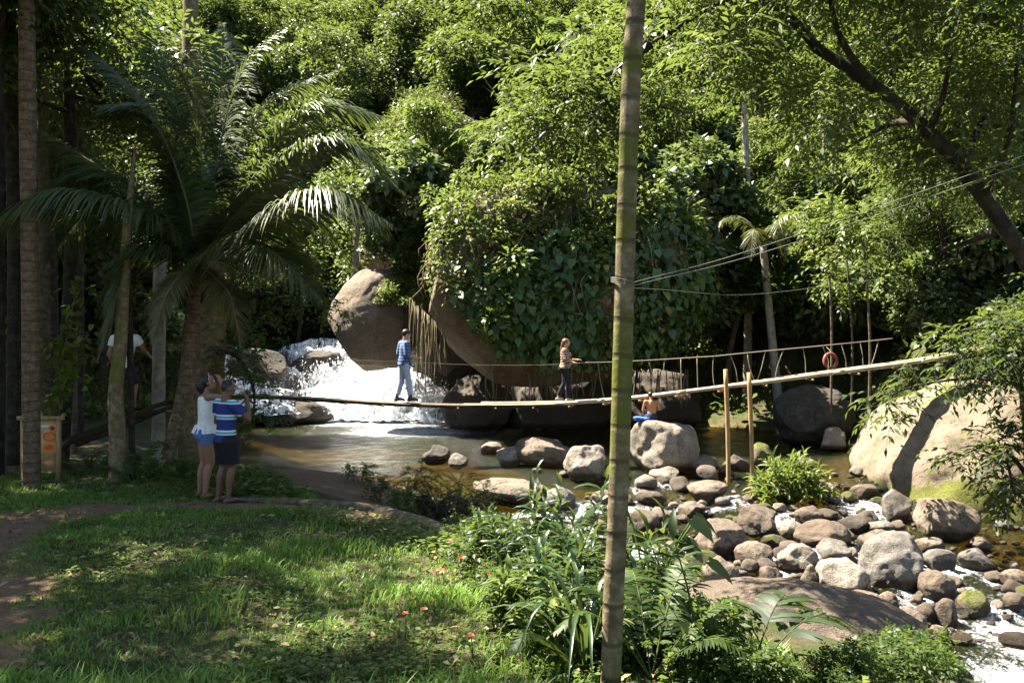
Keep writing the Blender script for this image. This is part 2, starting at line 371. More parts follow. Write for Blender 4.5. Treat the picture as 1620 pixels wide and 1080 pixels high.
def rock_shape(seed, r, sub=4, facets=5, rough=.12, cut=(.55, .9)):
    facets += 2; rough *= 1.35
    v, f = ico(sub); v = v.copy(); q = np.random.default_rng(seed)
    for k in range(facets):
        n = nrm(q.normal(size=3)); c = q.uniform(*cut); d = v@n
        v -= np.outer(np.maximum(0, d-c)*.9, n)
    u = nrm(v)
    v = v*(1+rough*fbm(u*1.2+seed*3.7, seed, 2)+.35*rough*fbm(u*4+seed, seed+5, 3))[:, None]
    return v*np.asarray(r), f
def rotz(v, a):
    c, s = math.cos(a), math.sin(a); return np.stack([v[:, 0]*c-v[:, 1]*s, v[:, 0]*s+v[:, 1]*c, v[:, 2]], 1)
def rock_obj(name, v, f, m, loc, wz, label, cat='rock', group=None, rz=0, tilt=0):
    v = v.copy()
    if tilt:
        c, s = math.cos(tilt), math.sin(tilt); v = np.stack([v[:, 0]*c+v[:, 2]*s, v[:, 1], -v[:, 0]*s+v[:, 2]*c], 1)
    if rz: v = rotz(v, rz)
    mb = MB().add(v, f); o = mb.build(name, m, loc=loc)
    h = v[:, 2]+loc[2]-wz; a = o.data.attributes.new('wet', 'FLOAT', 'POINT')
    a.data.foreach_set('value', np.clip(.9-h*2.3, 0, 1).astype(np.float32))
    return tag(o, label, cat, group)
# prominent boulders: photo cx, base y, width, height, material, seed, facets, tilt, label
RK = [
 (1048, 752, 112, 84, 'rock_pale', 1, 7, 0, 'large pale boulder with the shirtless boy sitting on top'),
 (930, 764, 66, 60, 'rock_pale', 2, 8, .35, 'pointed pale boulder with one bright face, left of the slender mossy palm trunk'),
 (862, 740, 92, 46, 'rock_tan', 3, 8, 0, 'peaked tan rock standing in the pool beside the pointed pale boulder'),
 (803, 738, 46, 30, 'rock_pale', 4, 5, 0, 'low pale stone between the peaked tan rock and the pool'),
 (779, 720, 36, 20, 'rock_tan', 5, 4, 0, 'small round stone alone at the pool edge, farthest left of the pool stones'),
 (690, 735, 44, 30, 'rock_dark', 6, 6, 0, 'dark stone at the shore behind the feathery shrub'),
 (724, 738, 30, 20, 'rock_pale', 61, 6, 0, 'little pale stone at the shore beside a dark stone'),
 (908, 728, 28, 18, 'rock_moss', 7, 5, 0, 'mossy little stone right behind the pointed pale boulder'),
 (812, 803, 132, 40, 'rock_tan', 8, 5, .12, 'long flat tan slab at the water edge behind the broad leaved plants'),
 (884, 810, 56, 36, 'rock_grey', 9, 4, 0, 'rounded grey rock touching the right end of the long flat slab'),
 (1107, 752, 62, 30, 'rock_tan', 10, 6, 0, 'tan rock just right of the boy boulder'),
 (1053, 766, 52, 26, 'rock_pale', 11, 5, 0, 'low pale stone in front of the boy boulder'),
 (1120, 795, 72, 32, 'rock_tan', 12, 5, 0, 'smooth wide tan rock left of the first wooden post'),
 (1166, 746, 42, 26, 'rock_brown', 13, 6, 0, 'brown rock behind the two wooden posts'),
 (1206, 742, 38, 40, 'rock_moss', 14, 4, 0, 'moss topped rock just behind the second wooden post'),
 (1292, 697, 56, 40, 'rock_tan', 15, 4, 0, 'round tan boulder at the far bank beneath the footbridge'),
 (1318, 714, 42, 38, 'rock_pale', 16, 5, .3, 'upright pale stone between the far bank boulder and the huge pale rock'),
 (1347, 692, 46, 28, 'rock_brown', 17, 5, 0, 'brown boulder by the far bank, left of the huge pale rock'),
 (1199, 853, 70, 50, 'rock_brown', 18, 5, -.2, 'dark round boulder below the foot of the second wooden post'),
 (1139, 884, 88, 56, 'rock_red', 19, 7, 0, 'big reddish tan boulder with a hollow in its left face'),
 (1250, 857, 48, 32, 'rock_pale', 20, 5, 0, 'pale stone between the dark round boulder and the dark capped oval one'),
 (1303, 874, 88, 46, 'rock_brown', 21, 4, 0, 'oval boulder with a dark cap below the bright bush'),
 (1191, 897, 58, 35, 'rock_tan', 22, 5, -.2, 'tan rock right of the reddish boulder with the hollow'),
 (1263, 910, 66, 44, 'rock_pale', 23, 4, 0, 'pale round boulder in the middle of the stone field'),
 (1320, 897, 54, 40, 'rock_grey', 24, 5, 0, 'grey rock above the wide white boulder'),
 (1416, 935, 112, 86, 'rock_grey', 25, 3, -.3, 'biggest oval grey boulder of the stone field, tilted to the right'),
 (1338, 948, 94, 56, 'rock_pale', 26, 6, .1, 'wide white boulder leaning against the biggest grey oval boulder'),
 (1388, 882, 60, 40, 'rock_red', 27, 4, -.5, 'pinkish slanting stone just above the biggest grey oval boulder'),
 (1494, 862, 112, 66, 'rock_tan', 28, 8, .3, 'long wedge shaped slab running down towards the dark water'),
 (1418, 830, 52, 52, 'rock_grey', 29, 9, .2, 'sharp edged grey stone at the upper end of the wedge slab'),
 (1482, 952, 62, 44, 'rock_brown', 30, 4, 0, 'dark rounded boulder right of the biggest grey oval boulder'),
 (1138, 942, 74, 58, 'rock_tan', 31, 8, 0, 'broken faced boulder beside the white rapid at the left'),
 (1240, 967, 84, 40, 'rock_moss', 32, 5, 0, 'low mossy brown rock above the flat brown bedrock'),
 (1352, 984, 86, 40, 'rock_tan', 33, 3, -.25, 'elongated tan stone slanting below the wide white boulder'),
 (1405, 965, 34, 26, 'rock_tan', 34, 5, 0, 'small tan stone wedged at the end of the elongated one'),
 (1427, 1028, 78, 60, 'rock_red', 35, 5, .2, 'reddish boulder with a white left face at the edge of the near bank'),
 (1535, 976, 54, 37, 'rock_moss', 36, 4, 0, 'greenish round boulder at the left edge of the foaming outflow'),
 (1460, 988, 40, 32, 'rock_brown', 37, 4, 0, 'left one of the twin brown stones by the outflow'),
 (1498, 992, 40, 42, 'rock_brown', 38, 4, 0, 'right and taller one of the twin brown stones by the outflow'),
 (1482, 1018, 34, 26, 'rock_red', 39, 4, 0, 'small red brown stone right of the reddish boulder'),
 (1548, 904, 56, 32, 'rock_grey', 40, 7, .1, 'flat grey slab half under water near the dark pool'),
 (1604, 970, 40, 30, 'rock_brown', 41, 4, 0, 'brown stone in the foaming outflow'),
 (1606, 930, 44, 26, 'rock_tan', 42, 4, 0, 'rounded tan stone above the foaming outflow'),
 (1602, 1026, 60, 18, 'rock_dark', 43, 4, 0, 'flat dark stone lying low in the white outflow'),
 (1520, 1022, 34, 18, 'rock_brown', 44, 4, 0, 'low wet stone in the outflow before the near bank'),
 (1279, 832, 48, 30, 'rock_red', 45, 4, 0, 'small red domed stone at the foot of the bright bush'),
 (1366, 792, 44, 24, 'rock_brown', 46, 5, 0, 'wet brown stone right of the bright bush'),
 (1472, 880, 60, 28, 'rock_tan', 47, 5, -.15, 'tan stone above the biggest grey oval boulder, below the wedge slab'),
 (1484, 905, 50, 34, 'rock_grey', 48, 5, -.2, 'grey stone squeezed between the biggest oval boulder and the flat slab'),
 (1090, 668, 36, 20, 'rock_moss', 49, 3, 0, 'mossy round stone in the shade of the overhang'),
 (1130, 668, 40, 18, 'rock_dark', 50, 4, 0, 'dark stone in the shade right of the mossy round one'),
 (1018, 845, 60, 36, 'rock_brown', 51, 6, 0, 'brown rock just right of the slender trunk among the plants'),
 (1215, 925, 44, 26, 'rock_red', 52, 4, 0, 'reddish pebble left of the pale round boulder'),
 (1282, 935, 30, 40, 'rock_tan', 53, 5, 0, 'narrow upright stone between the pale round and wide white boulders'),
 (1225, 868, 40, 20, 'rock_moss', 54, 5, 0, 'flat stone with bright green moss on top'),
 (1095, 822, 44, 26, 'rock_tan', 55, 5, 0, 'tan stone upstream of the reddish boulder with the hollow'),
 (950, 800, 40, 24, 'rock_red', 56, 5, 0, 'reddish stone left of the slender mossy palm trunk'),
 (1030, 800, 46, 24, 'rock_brown', 57, 5, 0, 'brown stone in the shallow run right of the slender trunk'),
 (1390, 850, 46, 24, 'rock_grey', 58, 4, 0, 'grey stone left below the sharp edged one'),
 (1350, 845, 50, 26, 'rock_dark', 59, 4, 0, 'dark wet stone behind the bright bush'),
 (1270, 745, 40, 20, 'rock_grey', 60, 4, 0, 'grey stone in the run left of the huge pale rock'),
]
PLACED = []
boy_rock = None
for (cx, by, wd, ht, mk, seed, fc, tilt, lab) in RK:
    p = wat(cx, by); d = p[1]; rx = wd/2/FX*d*1.02; hz = ht/FX*d; ry = rx*.85
    rz_ = hz*.62; y = d+ry*.8
    k = y/d; x = p[0]*k; wz = float(zw(y))
    v, f = rock_shape(seed, (rx*k, ry*k, rz_*k), 5 if wd > 60 else 4, fc, .1)
    cz = float(zw(d))+hz*k-v[:, 2].max()+ (y-d)*0
    if cz-rz_*k > wz: cz = wz+rz_*.8*k
    o = rock_obj('boulder' if wd > 44 else 'river_stone', v, f, M[mk], (x, y, cz), wz, lab, 'boulder' if wd > 44 else 'stone', None, 0, tilt)
    PLACED.append((x, y, max(rx, ry)*k))
    if boy_rock is None: boy_rock = o; BOY_TOP = (x, y, cz+v[:, 2].max())
# the smaller stones: ten shapes, copied
protos = []
for k in range(12):
    v, f = rock_shape(200+k, (1, .8+.2*rng.random(), .55+.25*rng.random()), 3, 4, .12)
    me = MB().add(v, f).mesh('river_stone', M[['rock_tan', 'rock_grey', 'rock_brown', 'rock_red', 'rock_moss', 'rock_pale'][k % 6]])
    a = me.attributes.new('wet', 'FLOAT', 'POINT'); a.data.foreach_set('value', np.clip(.42-v[:, 2]*.7, 0, 1).astype(np.float32))
    protos.append(me)
KINDL = ['smooth tan', 'grey', 'brown', 'reddish', 'mossy', 'pale']
n_small = 0; tries = 0; rs = np.random.default_rng(5)
while n_small < 215 and tries < 9000:
    tries += 1
    px = rs.uniform(760, 1640); py = rs.uniform(745, 1010)
    p = wat(px, py); x, y = p[0], p[1]; s = sdf(RIVER, np.array([x]), np.array([y]))[0]
    if s > .3: continue
    dens = np.exp(-((px-1290)/210)**2-((py-880)/95)**2)+.25*np.exp(-((px-900)/150)**2-((py-790)/40)**2)+.05+.6*sst(-.9, .1, s)
    if rs.random() > dens: continue
    r = rs.choice([.07, .1, .14, .2, .26], p=[.15, .27, .3, .2, .08])*(.8+.4*rs.random())
    if any((x-a)**2+(y-b)**2 < (.72*(r+c))**2 for a, b, c in PLACED): continue
    PLACED.append((x, y, r*.9)); k = int(rs.integers(12)); me = protos[k]
    o = bpy.data.objects.new('river_stone', me); C.objects.link(o)
    o.location = (x, y, float(zw(y))+r*.42); o.rotation_euler = (rs.uniform(-.2, .2), rs.uniform(-.2, .2), rs.uniform(0, 6.28)); o.scale = (r, r, r)
    tag(o, f'small {KINDL[k % 6]} river stone filling the gaps between the boulders of the rapids', 'stone', f'small {KINDL[k % 6]} stones of the rapids'); n_small += 1

pm_ = MB(); v0, f0 = ico(1)
for _ in range(2600):
    px = rs.uniform(800, 1640); p = wat(px, rs.uniform(750, 1015)); sd0 = sdf(RIVER, np.array([p[0]]), np.array([p[1]]))[0]
    if sd0 > .5 or (sd0 < -.4 and rs.random() > np.exp(-((px-1280)/240)**2)): continue
    r = rs.uniform(.025, .075); pm_.add(v0*(r*(1+.25*rs.normal(size=(len(v0), 1))*.5))*np.array([1.2, .9, .65])+[p[0], p[1], float(zw(p[1]))+rs.uniform(-.03, .03)], f0)
o = pm_.build('gravel', M['rock_brown']); tag(o, 'wet gravel and pebbles filling the bed between the boulders', 'gravel', kind='stuff')
a = o.data.attributes.new('wet', 'FLOAT', 'POINT'); a.data.foreach_set('value', np.full(len(o.data.vertices), .55, np.float32))
# huge rocks
def big_rock(name, c, r, seed, m, label, sub=6, facets=6, rough=.1, cuts=(), tilt=0, wz=0, rz=0):
    v, f = rock_shape(seed, r, sub, facets, rough, (.72, .95))
    for n, o in cuts:
        n = nrm(np.array(n, float)); d = v@n; v = v-np.outer(np.maximum(0, d-o)*.85, n)
    return rock_obj(name, v, f, M[m], c, wz, label, 'boulder', None, rz, tilt)
M['rock_overhang'] = rockmat('rock_overhang', [(.17, .115, .065), (.3, .215, .135), (.4, .31, .21)], 0, False, .66)
M['rock_huge'] = rockmat('rock_huge', [(.16, .12, .075), (.33, .265, .18), (.47, .41, .32)], .25, False, .58, foot=True)
M['rock_left'] = rockmat('rock_left', [(.16, .115, .075), (.3, .22, .155), (.42, .33, .25)], .1, False, .62)
cliff = big_rock('overhanging_boulder', (1.25, 27.3, 4.9), (4.5, 3.0, 3.35), 301, 'rock_overhang', 'enormous overhanging boulder draped in climbing leaves above the pool', 6, 4, .07,
                 [((-.7, -.2, -.72), 3.5), ((.05, .2, -1), 3.15), ((-1, -.1, .3), 3.45)])
nose = None
big_rock('boulder', (-4.75, 29.6, 3.7), (1.5, 1.3, 1.75), 302, 'rock_left', 'tall smooth brown boulder standing over the waterfall', 6, 0, .06, [((-.8, 0, -.5), 1.3), ((.2, -1, -.5), 1.15), ((1, -.2, .1), 1.25)])
big_rock('boulder', (10.55, 19.2, -.35), (2.85, 3.1, 2.35), 303, 'rock_huge', 'huge pale sunlit rock with mossy foot at the right bank', 6, 0, .09)
hr_ = bpy.context.scene.objects[[o.name for o in C.objects if o.get('label', '').startswith('huge pale')][0]]
z_ = np.array([v.co[2] for v in hr_.data.vertices])-.35; y_ = np.array([v.co[1] for v in hr_.data.vertices])
hr_.data.attributes['wet'].data.foreach_set('value', np.clip(.95-(z_+.5)*1.05-.1*y_, 0, 1).astype(np.float32))
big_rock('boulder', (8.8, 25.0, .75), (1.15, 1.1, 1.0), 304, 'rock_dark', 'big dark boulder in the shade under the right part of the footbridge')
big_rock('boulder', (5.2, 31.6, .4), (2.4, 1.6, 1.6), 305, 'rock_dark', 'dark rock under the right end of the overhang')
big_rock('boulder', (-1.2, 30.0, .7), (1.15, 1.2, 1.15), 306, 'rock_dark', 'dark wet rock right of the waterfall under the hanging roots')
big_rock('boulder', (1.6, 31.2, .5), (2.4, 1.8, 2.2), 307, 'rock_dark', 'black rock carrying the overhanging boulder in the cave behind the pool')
big_rock('bedrock', (2.65, 8.25, -.3), (1.6, 1.45, .95), 308, 'rock_brown', 'flat brown bedrock hump on the near bank below the rapids', 6, 3, .08)
big_rock('boulder', (-2.45, 32.6, 3.6), (1.5, 1.1, 2.3), 315, 'rock_dark', 'added dark rock standing in for the shade behind the hanging roots between the two big boulders')  # dark rock added so the gap behind the roots reads as shaded
big_rock('boulder', (-5.9, 36.6, 2.9), (1.1, .9, .75), 309, 'rock_left', 'small brown rock at the lip above the waterfall')
big_rock('boulder', (-8.3, 31.6, .25), (1.55, 1.2, .75), 310, 'rock_dark', 'dark blue wet rock with thin water running over it, left of the waterfall', 5)
big_rock('boulder', (-8.0, 35.0, 2.0), (1.1, .8, .7), 311, 'rock_dark', 'dark rock splitting the water at the top of the waterfall', 5)
big_rock('boulder', (-10.2, 32.5, 1.6), (1.8, 1.5, 1.1), 312, 'rock_dark', 'dark rounded rock under the leaves left of the waterfall', 5)
big_rock('boulder', (-3.4, 17.6, -.05), (.5, .35, .3), 313, 'rock_tan', 'sunlit low rock on the dirt shore before the pool', 4, wz=0)

# ------------------------------------------------------------------ water
xs = np.arange(-12, 20, .13); ys = np.concatenate([np.arange(6, 20, .13), np.arange(20, 35, .17)])
X, Y = np.meshgrid(xs, ys); fx, fy = X.ravel(), Y.ravel(); s = sdf(RIVER, fx, fy)
slope = np.gradient(zw(ys), ys)[:, None]+0*X; slope = slope.ravel()
q = np.stack([fx*1.3, fy*1.3, fx*0], -1)
rap = sst(.03, .12, slope)*sst(20, 18, fy)
Zw = zw(fy)+rap*(.06*fbm(q*1.4, 41)+.03*fbm(q*4, 42))+.008*fbm(q*2, 43)
foam = .3*rap*sst(-.1, .8, fbm(q*.55, 44, 3))
for (a, b_, r) in PLACED:                                   # white water where the run breaks on a stone
    d = np.hypot(fx-a, fy-(b_-.15))-r; foam = np.maximum(foam, rap*.5*sst(.3, .02, d)*(.35+.65*(fbm(q*.7, 45, 2) > -.1)))
foam = np.maximum(foam, np.exp(-((fx+4.6)/3.)**4-((fy-32)/2.)**2)*1.1)
foam = np.maximum(foam, .62*np.exp(-((fx+3.4)/3.2)**2-((fy-28.6)/2.6)**2)+.1*fbm(q*.8, 47, 2)*np.exp(-((fx+3.4)/4)**2-((fy-28)/3.5)**2))
pr = [(9.0, 20.5, .5, 1.2), (8.6, 17.5, .5, 1.0), (6.9, 11.4, .9, 1.4), (7.6, 10.8, 1.5, 1.3), (6.2, 10.2, 1.0, .9), (3.3, 14.2, .35, .9), (2.9, 12.4, .5, .9), (4.7, 12.0, .6, .35), (6.9, 16.8, .8, .8), (3.6, 16.9, 1., .5), (1.8, 16.8, 1.3, .5), (2.3, 14.8, .5, .7)]
for (a, b_, ra, rb) in pr: foam = np.maximum(foam, .62*np.exp(-((fx-a)/ra)**2-((fy-b_)/rb)**2))
keep = s < 1.2; keep &= ~((fx > 11) & (fy > 16.5))
nx, ny = len(xs), len(ys); i = (np.arange(nx-1)[None]+np.arange(ny-1)[:, None]*nx).ravel(); i = i[keep[i] & keep[i+nx+1]]
mb = MB(); mb.add(np.stack([fx, fy, Zw], -1), np.stack([i, i+1, i+nx+1, i+nx], 1), foam)
bmw = bpy.data.materials.new('water'); bmw.use_nodes = True; t = bmw.node_tree; t.nodes.clear()
out = t.nodes.new('ShaderNodeOutputMaterial'); v = coord(t, 'Object', (1, 1.9, 1))
n1 = noise(t, 4.2, 4, .6, v, .5); n2 = noise(t, 15, 3, .6, v, .3); hgt = math_(t, 'ADD', n1, math_(t, 'MULTIPLY', n2, .4))
bn = t.nodes.new('ShaderNodeBump'); bn.inputs['Strength'].default_value = .75; bn.inputs['Distance'].default_value = .24; t.links.new(hgt, bn.inputs['Height'])
gl = t.nodes.new('ShaderNodeBsdfGlossy'); gl.inputs['Roughness'].default_value = .07; t.links.new(bn.outputs[0], gl.inputs['Normal'])
tr = t.nodes.new('ShaderNodeBsdfTransparent'); tr.inputs[0].default_value = (.66, .58, .22, 1)
df = t.nodes.new('ShaderNodeBsdfDiffuse'); df.inputs[0].default_value = (.022, .026, .005, 1)
body = t.nodes.new('ShaderNodeMixShader'); body.inputs[0].default_value = .3; t.links.new(tr.outputs[0], body.inputs[1]); t.links.new(df.outputs[0], body.inputs[2])
fr = t.nodes.new('ShaderNodeFresnel'); fr.inputs[0].default_value = 1.36; t.links.new(bn.outputs[0], fr.inputs['Normal'])
m1 = t.nodes.new('ShaderNodeMixShader'); t.links.new(fr.outputs[0], m1.inputs[0]); t.links.new(body.outputs[0], m1.inputs[1]); t.links.new(gl.outputs[0], m1.inputs[2])
fm = t.nodes.new('ShaderNodeBsdfDiffuse'); fm.inputs[0].default_value = (.7, .74, .78, 1)
fn = math_(t, 'ADD', math_(t, 'MULTIPLY', noise(t, 9, 6, .75, coord(t, 'Object', (1, .7, 1)), 1.2), .6), math_(t, 'MULTIPLY', noise(t, 38, 3, .7, v), .4))
ff = ramp(t, math_(t, 'ADD', attr(t), math_(t, 'MULTIPLY', math_(t, 'SUBTRACT', fn, .5), 2.4)), [(.4, (0, 0, 0)), (.85, (1, 1, 1))])
m2 = t.nodes.new('ShaderNodeMixShader'); t.links.new(ff, m2.inputs[0]); t.links.new(m1.outputs[0], m2.inputs[1]); t.links.new(fm.outputs[0], m2.inputs[2])
t.links.new(m2.outputs[0], out.inputs[0]); M['water'] = bmw
tag(mb.build('water', bmw), kind='structure')
# waterfall: sheets of broken white water running down the rock step
def fall(mb, top, bot, nu, nv, seed, bulge=.35, dens=.8, edge=1.):
    top = curve(top, nu); bot = curve(bot, nu); V = []; tn = []
    for j in range(nv+1):
        u = j/nv; st = u+.11*math.sin(u*math.pi*4.6+seed)*u*(1-u)*2
        L = top*(1-u)+bot*u; L[:, 2] = top[:, 2]*(1-st)+bot[:, 2]*st
        L[:, 1] -= bulge*math.sin(u*math.pi)
        n = fbm(L*1.6, seed, 4); L[:, 1] -= .2*n+.06*fbm(L*[6, 6, 2], seed+9, 2); L[:, 2] += .12*n*(.25+math.sin(u*math.pi))+.06*fbm(L*6, seed+3, 2)
        V.append(L); e = np.sin(np.linspace(.02, math.pi-.02, nu))**.35*edge; tn.append(dens*e+.16*n+.12*u)
    V = np.concatenate(V); i = (np.arange(nu-1)[None]+np.arange(nv)[:, None]*nu).ravel()
    mb.add(V, np.stack([i, i+1, i+nu+1, i+nu], 1), np.concatenate(tn)); return mb
wf = bpy.data.materials.new('whitewater'); wf.use_nodes = True; t = wf.node_tree; b = t.nodes['Principled BSDF']; b.inputs['Roughness'].default_value = .35
v = coord(t, 'Object', (3.4, .8, .55)); n1 = noise(t, 2.2, 6, .75, v, .6); n2 = noise(t, 7, 4, .7, v, .4)
nn = math_(t, 'ADD', math_(t, 'MULTIPLY', n1, .6), math_(t, 'MULTIPLY', n2, .4))
t.links.new(ramp(t, nn, [(.3, (.55, .6, .68)), (.45, (.88, .9, .92))]), b.inputs['Base Color']); bump(t, b, nn, .5, .1)
trn = t.nodes.new('ShaderNodeBsdfTransparent'); mx = t.nodes.new('ShaderNodeMixShader')
al = ramp(t, math_(t, 'ADD', attr(t), math_(t, 'MULTIPLY', math_(t, 'SUBTRACT', nn, .5), 2.6)), [(.36, (0, 0, 0)), (.62, (1, 1, 1))])
t.links.new(al, mx.inputs[0]); t.links.new(trn.outputs[0], mx.inputs[1]); t.links.new(b.outputs[0], mx.inputs[2]); t.links.new(mx.outputs[0], t.nodes['Material Output'].inputs[0])
bed_mb = MB()
root = empty('waterfall', (-5, 33, 0)); tag(root, 'white waterfall tumbling into the pool below the smooth brown boulder', 'waterfall')
def wpart(name, mb_): 
    o = mb_.build(name, wf); o.parent = root; o.location = (5, -33, 0); return o
wpart('upper_fall', fall(MB(), [P(440, 552, 35.6), P(500, 536, 36.2), P(555, 540, 36.2), P(640, 560, 35.4)], [P(455, 612, 34.2), P(530, 612, 34), P(610, 616, 33.6), P(690, 622, 33.2)], 90, 50, 51, .3, .58))
wpart('lower_fall', fall(MB(), [P(470, 606, 34.4), P(530, 604, 34.1), P(620, 580, 33.8), P(690, 600, 33.4)], [P(465, 660, 32.2), P(540, 664, 31.4), P(640, 666, 31), P(735, 662, 31)], 110, 50, 52, .5, .68))
wpart('side_cascade', fall(MB(), [P(352, 545, 32.5), P(385, 552, 32.8), P(420, 572, 33), P(470, 590, 33.6)], [P(360, 650, 29.8), P(400, 655, 29.8), P(440, 655, 30), P(490, 655, 31)], 80, 50, 53, .5, .5))
def spray_drops(tops, bots, n, seed, up=.35):
    q = np.random.default_rng(seed); a = curve(tops, 40); b_ = curve(bots, 40); m_ = MB(); k = q.integers(40, size=n); u = q.random(n)**.7
    p = a[k]*(1-u)[:, None]+b_[k]*u[:, None]; cl = fbm(p*1.8, seed, 2) > -.1; p = p[cl]; n = len(p); u = u[cl]
    p += q.normal(size=(n, 3))*[.12, .16, .1]; p[:, 1] -= .3*np.sin(u*3.14)+.1; p[:, 2] += np.abs(q.normal(size=n))*up*(.3+u)
    r = .008+.026*q.random(n)**3; d = nrm(q.normal(size=(n, 3))*.6+[0, -.3, -.8]); s_ = nrm(np.cross(d, q.normal(size=(n, 3)))); w_ = np.cross(d, s_); l = r*q.uniform(1, 4, n)
    V = np.stack([p+d*l[:, None], p+s_*r[:, None], p+w_*r[:, None], p-s_*r[:, None], p-w_*r[:, None], p-d*l[:, None]], 1)
    F = np.array([[0, 1, 2], [0, 2, 3], [0, 3, 4], [0, 4, 1], [5, 2, 1], [5, 3, 2], [5, 4, 3], [5, 1, 4]]); m_.add(V.reshape(-1, 3), (F[None]+(np.arange(n)*6)[:, None, None]).reshape(-1, 3), 1.5); return m_
sp_ = spray_drops([P(470, 606, 34.2), P(540, 585, 34), P(620, 580, 33.6), P(695, 604, 33.2)], [P(465, 655, 31.9), P(540, 660, 31.2), P(640, 662, 30.8), P(735, 660, 30.8)], 4200, 88)
sq_ = spray_drops([P(500, 550, 36), P(560, 552, 35.8), P(640, 568, 35.2)], [P(470, 612, 34), P(560, 612, 33.7), P(680, 620, 33)], 1500, 89, .2)
wpart('splash', sp_)['kind'] = 'stuff'; wpart('splash', sq_)['kind'] = 'stuff'
# the dark rock ledge under the falling water
lm = MB(); tp = [P(330, 535, 33.8), P(420, 560, 34.4), P(500, 545, 37.2), P(600, 560, 37), P(720, 575, 35.2)]; bt = [P(330, 665, 30.4), P(420, 665, 30.8), P(520, 668, 32.6), P(640, 668, 32), P(770, 668, 32)]
fall(lm, tp, bt, 120, 60, 54, .1, 1)
o = lm.build('rock_ledge', M['rock_wet']); tag(o, 'dark stepped rock ledge under the waterfall', 'rock ledge')
# ------------------------------------------------------------------ foliage builders
UP = np.array([0, 0, 1.])
def clump_leaves(mb, c, rad, n, L, W, T=T4, flat=.7, tint0=.5, tvar=.28, lay=.5):
    c = np.asarray(c, float); u = rdir(n, .25); r = .45+.55*rng.random(n)**.5
    p = c+u*(r*rad)[:, None]*np.array([1, 1, flat])
    d = u*np.array([1, 1, .35])+rng.normal(size=(n, 3))*.45+np.array([0, 0, -.25])
    nn = UP*.9+u*lay+rng.normal(size=(n, 3))*.35
    l = L*(.6+.7*rng.random(n)); leaves(mb, p, d, nn, l, l*W, T, np.clip(tint0+tvar*rng.normal(size=n), 0, 1))
def sprays(mb, p, d, k, length, L, W, T=T4, droop=.25, tint0=.5, tvar=.15, gap=.15, stem=None):
    """leafy twigs: k pairs of leaves along each twig"""
    p = np.asarray(p, float); n = len(p); d = nrm(d); s = nrm(np.cross(d, UP)+1e-3); up = nrm(np.cross(s, d))
    ln = length*(.7+.6*rng.random(n)); tb = np.clip(tint0+tvar*rng.normal(size=n), 0, 1)
    A, D, Nn, LL, TT = [], [], [], [], []
    for j in range(k):
        t = gap+(1-gap)*j/max(k-1, 1)
        q = p+d*(ln*t)[:, None]-UP*(droop*ln*t*t)[:, None]; dd = nrm(d-UP*(2*droop*t))
        for sg in ((-1, 1) if j < k-1 else (0,)):
            A.append(q); D.append(dd*.75+s*sg*.8+rng.normal(size=(n, 3))*.15-UP*.12); Nn.append(up+rng.normal(size=(n, 3))*.25)
            LL.append(L*(.7+.5*rng.random(n))*(1-.25*abs(t-.5))); TT.append(np.clip(tb+.08*rng.normal(size=n), 0, 1))
    LL = np.concatenate(LL); leaves(mb, np.concatenate(A), np.concatenate(D), np.concatenate(Nn), LL, LL*W, T, np.concatenate(TT))
    if stem is not None:
        e = p+d*ln[:, None]-UP*(droop*ln)[:, None]; md = p+d*(ln*.5)[:, None]-UP*(droop*ln*.25)[:, None]
        w_ = s*.004
        V = np.stack([p-w_, p+w_, md-w_, md+w_, e-w_*.4, e+w_*.4], 1).reshape(-1, 3); o = (np.arange(n)*6)[:, None]
        stem.add(V, np.concatenate([o+np.array([[0, 1, 3, 2]]), o+np.array([[2, 3, 5, 4]])]))
def crown_centres(n, r, seed, fill=.55):
    q = np.random.default_rng(seed); u = nrm(q.normal(size=(n, 3))); u[:, 2] = np.abs(u[:, 2])*1.3-.55; u = nrm(u)
    return u*np.asarray(r)*(fill+(1-fill)*q.random(n))[:, None]
def make_tree(name, barkm, leafm, th, r, ncl, nl, L, W, seed, tr=.14, lean=.15, T=T4, flat=.65, tint0=.5, limbs=True):
    """a trunk with limbs and a crown of leaf clumps, as one thing with two parts"""
    global rng
    rng = np.random.default_rng(seed); root = empty(name)
    top = np.array([lean*rng.normal()*th, lean*rng.normal()*th, th]); tm = MB()
    pts = curve([[0, 0, -.4], top*.45+rng.normal(size=3)*[.12, .12, 0], top, top+[0, 0, r[2]*.5]], 10)
    loft(tm, pts, np.linspace(tr, tr*.35, 10), n=8); 
    cs = crown_centres(ncl, r, seed+1)+top+[0, 0, r[2]*.35]; cm = MB()
    for c in cs:
        rc = (.24+.2*rng.random())*float(np.mean(r)); clump_leaves(cm, c, rc, nl, L, W, T, flat, tint0+.1*rng.normal())
        if limbs and rng.random() < .6:
            a = pts[rng.integers(5, 9)]; loft(tm, curve([a, (a+c)/2+[0, 0, -.15*r[2]], c], 5), np.linspace(tr*.32, tr*.08, 5), n=5)
    child(tm.build('trunk', barkm), root); child(cm.build('crown', leafm), root)
    return root
def put(root, label, cat, group=None, loc=(0, 0, 0), rz=0, sc=1., used={}):
    o = root if not used.get(root.name) else copy_tree(root); used[root.name] = True
    o.location = loc; o.rotation_euler = (0, 0, rz); o.scale = (sc,)*3 if np.isscalar(sc) else sc
    return tag(o, label, cat, group)

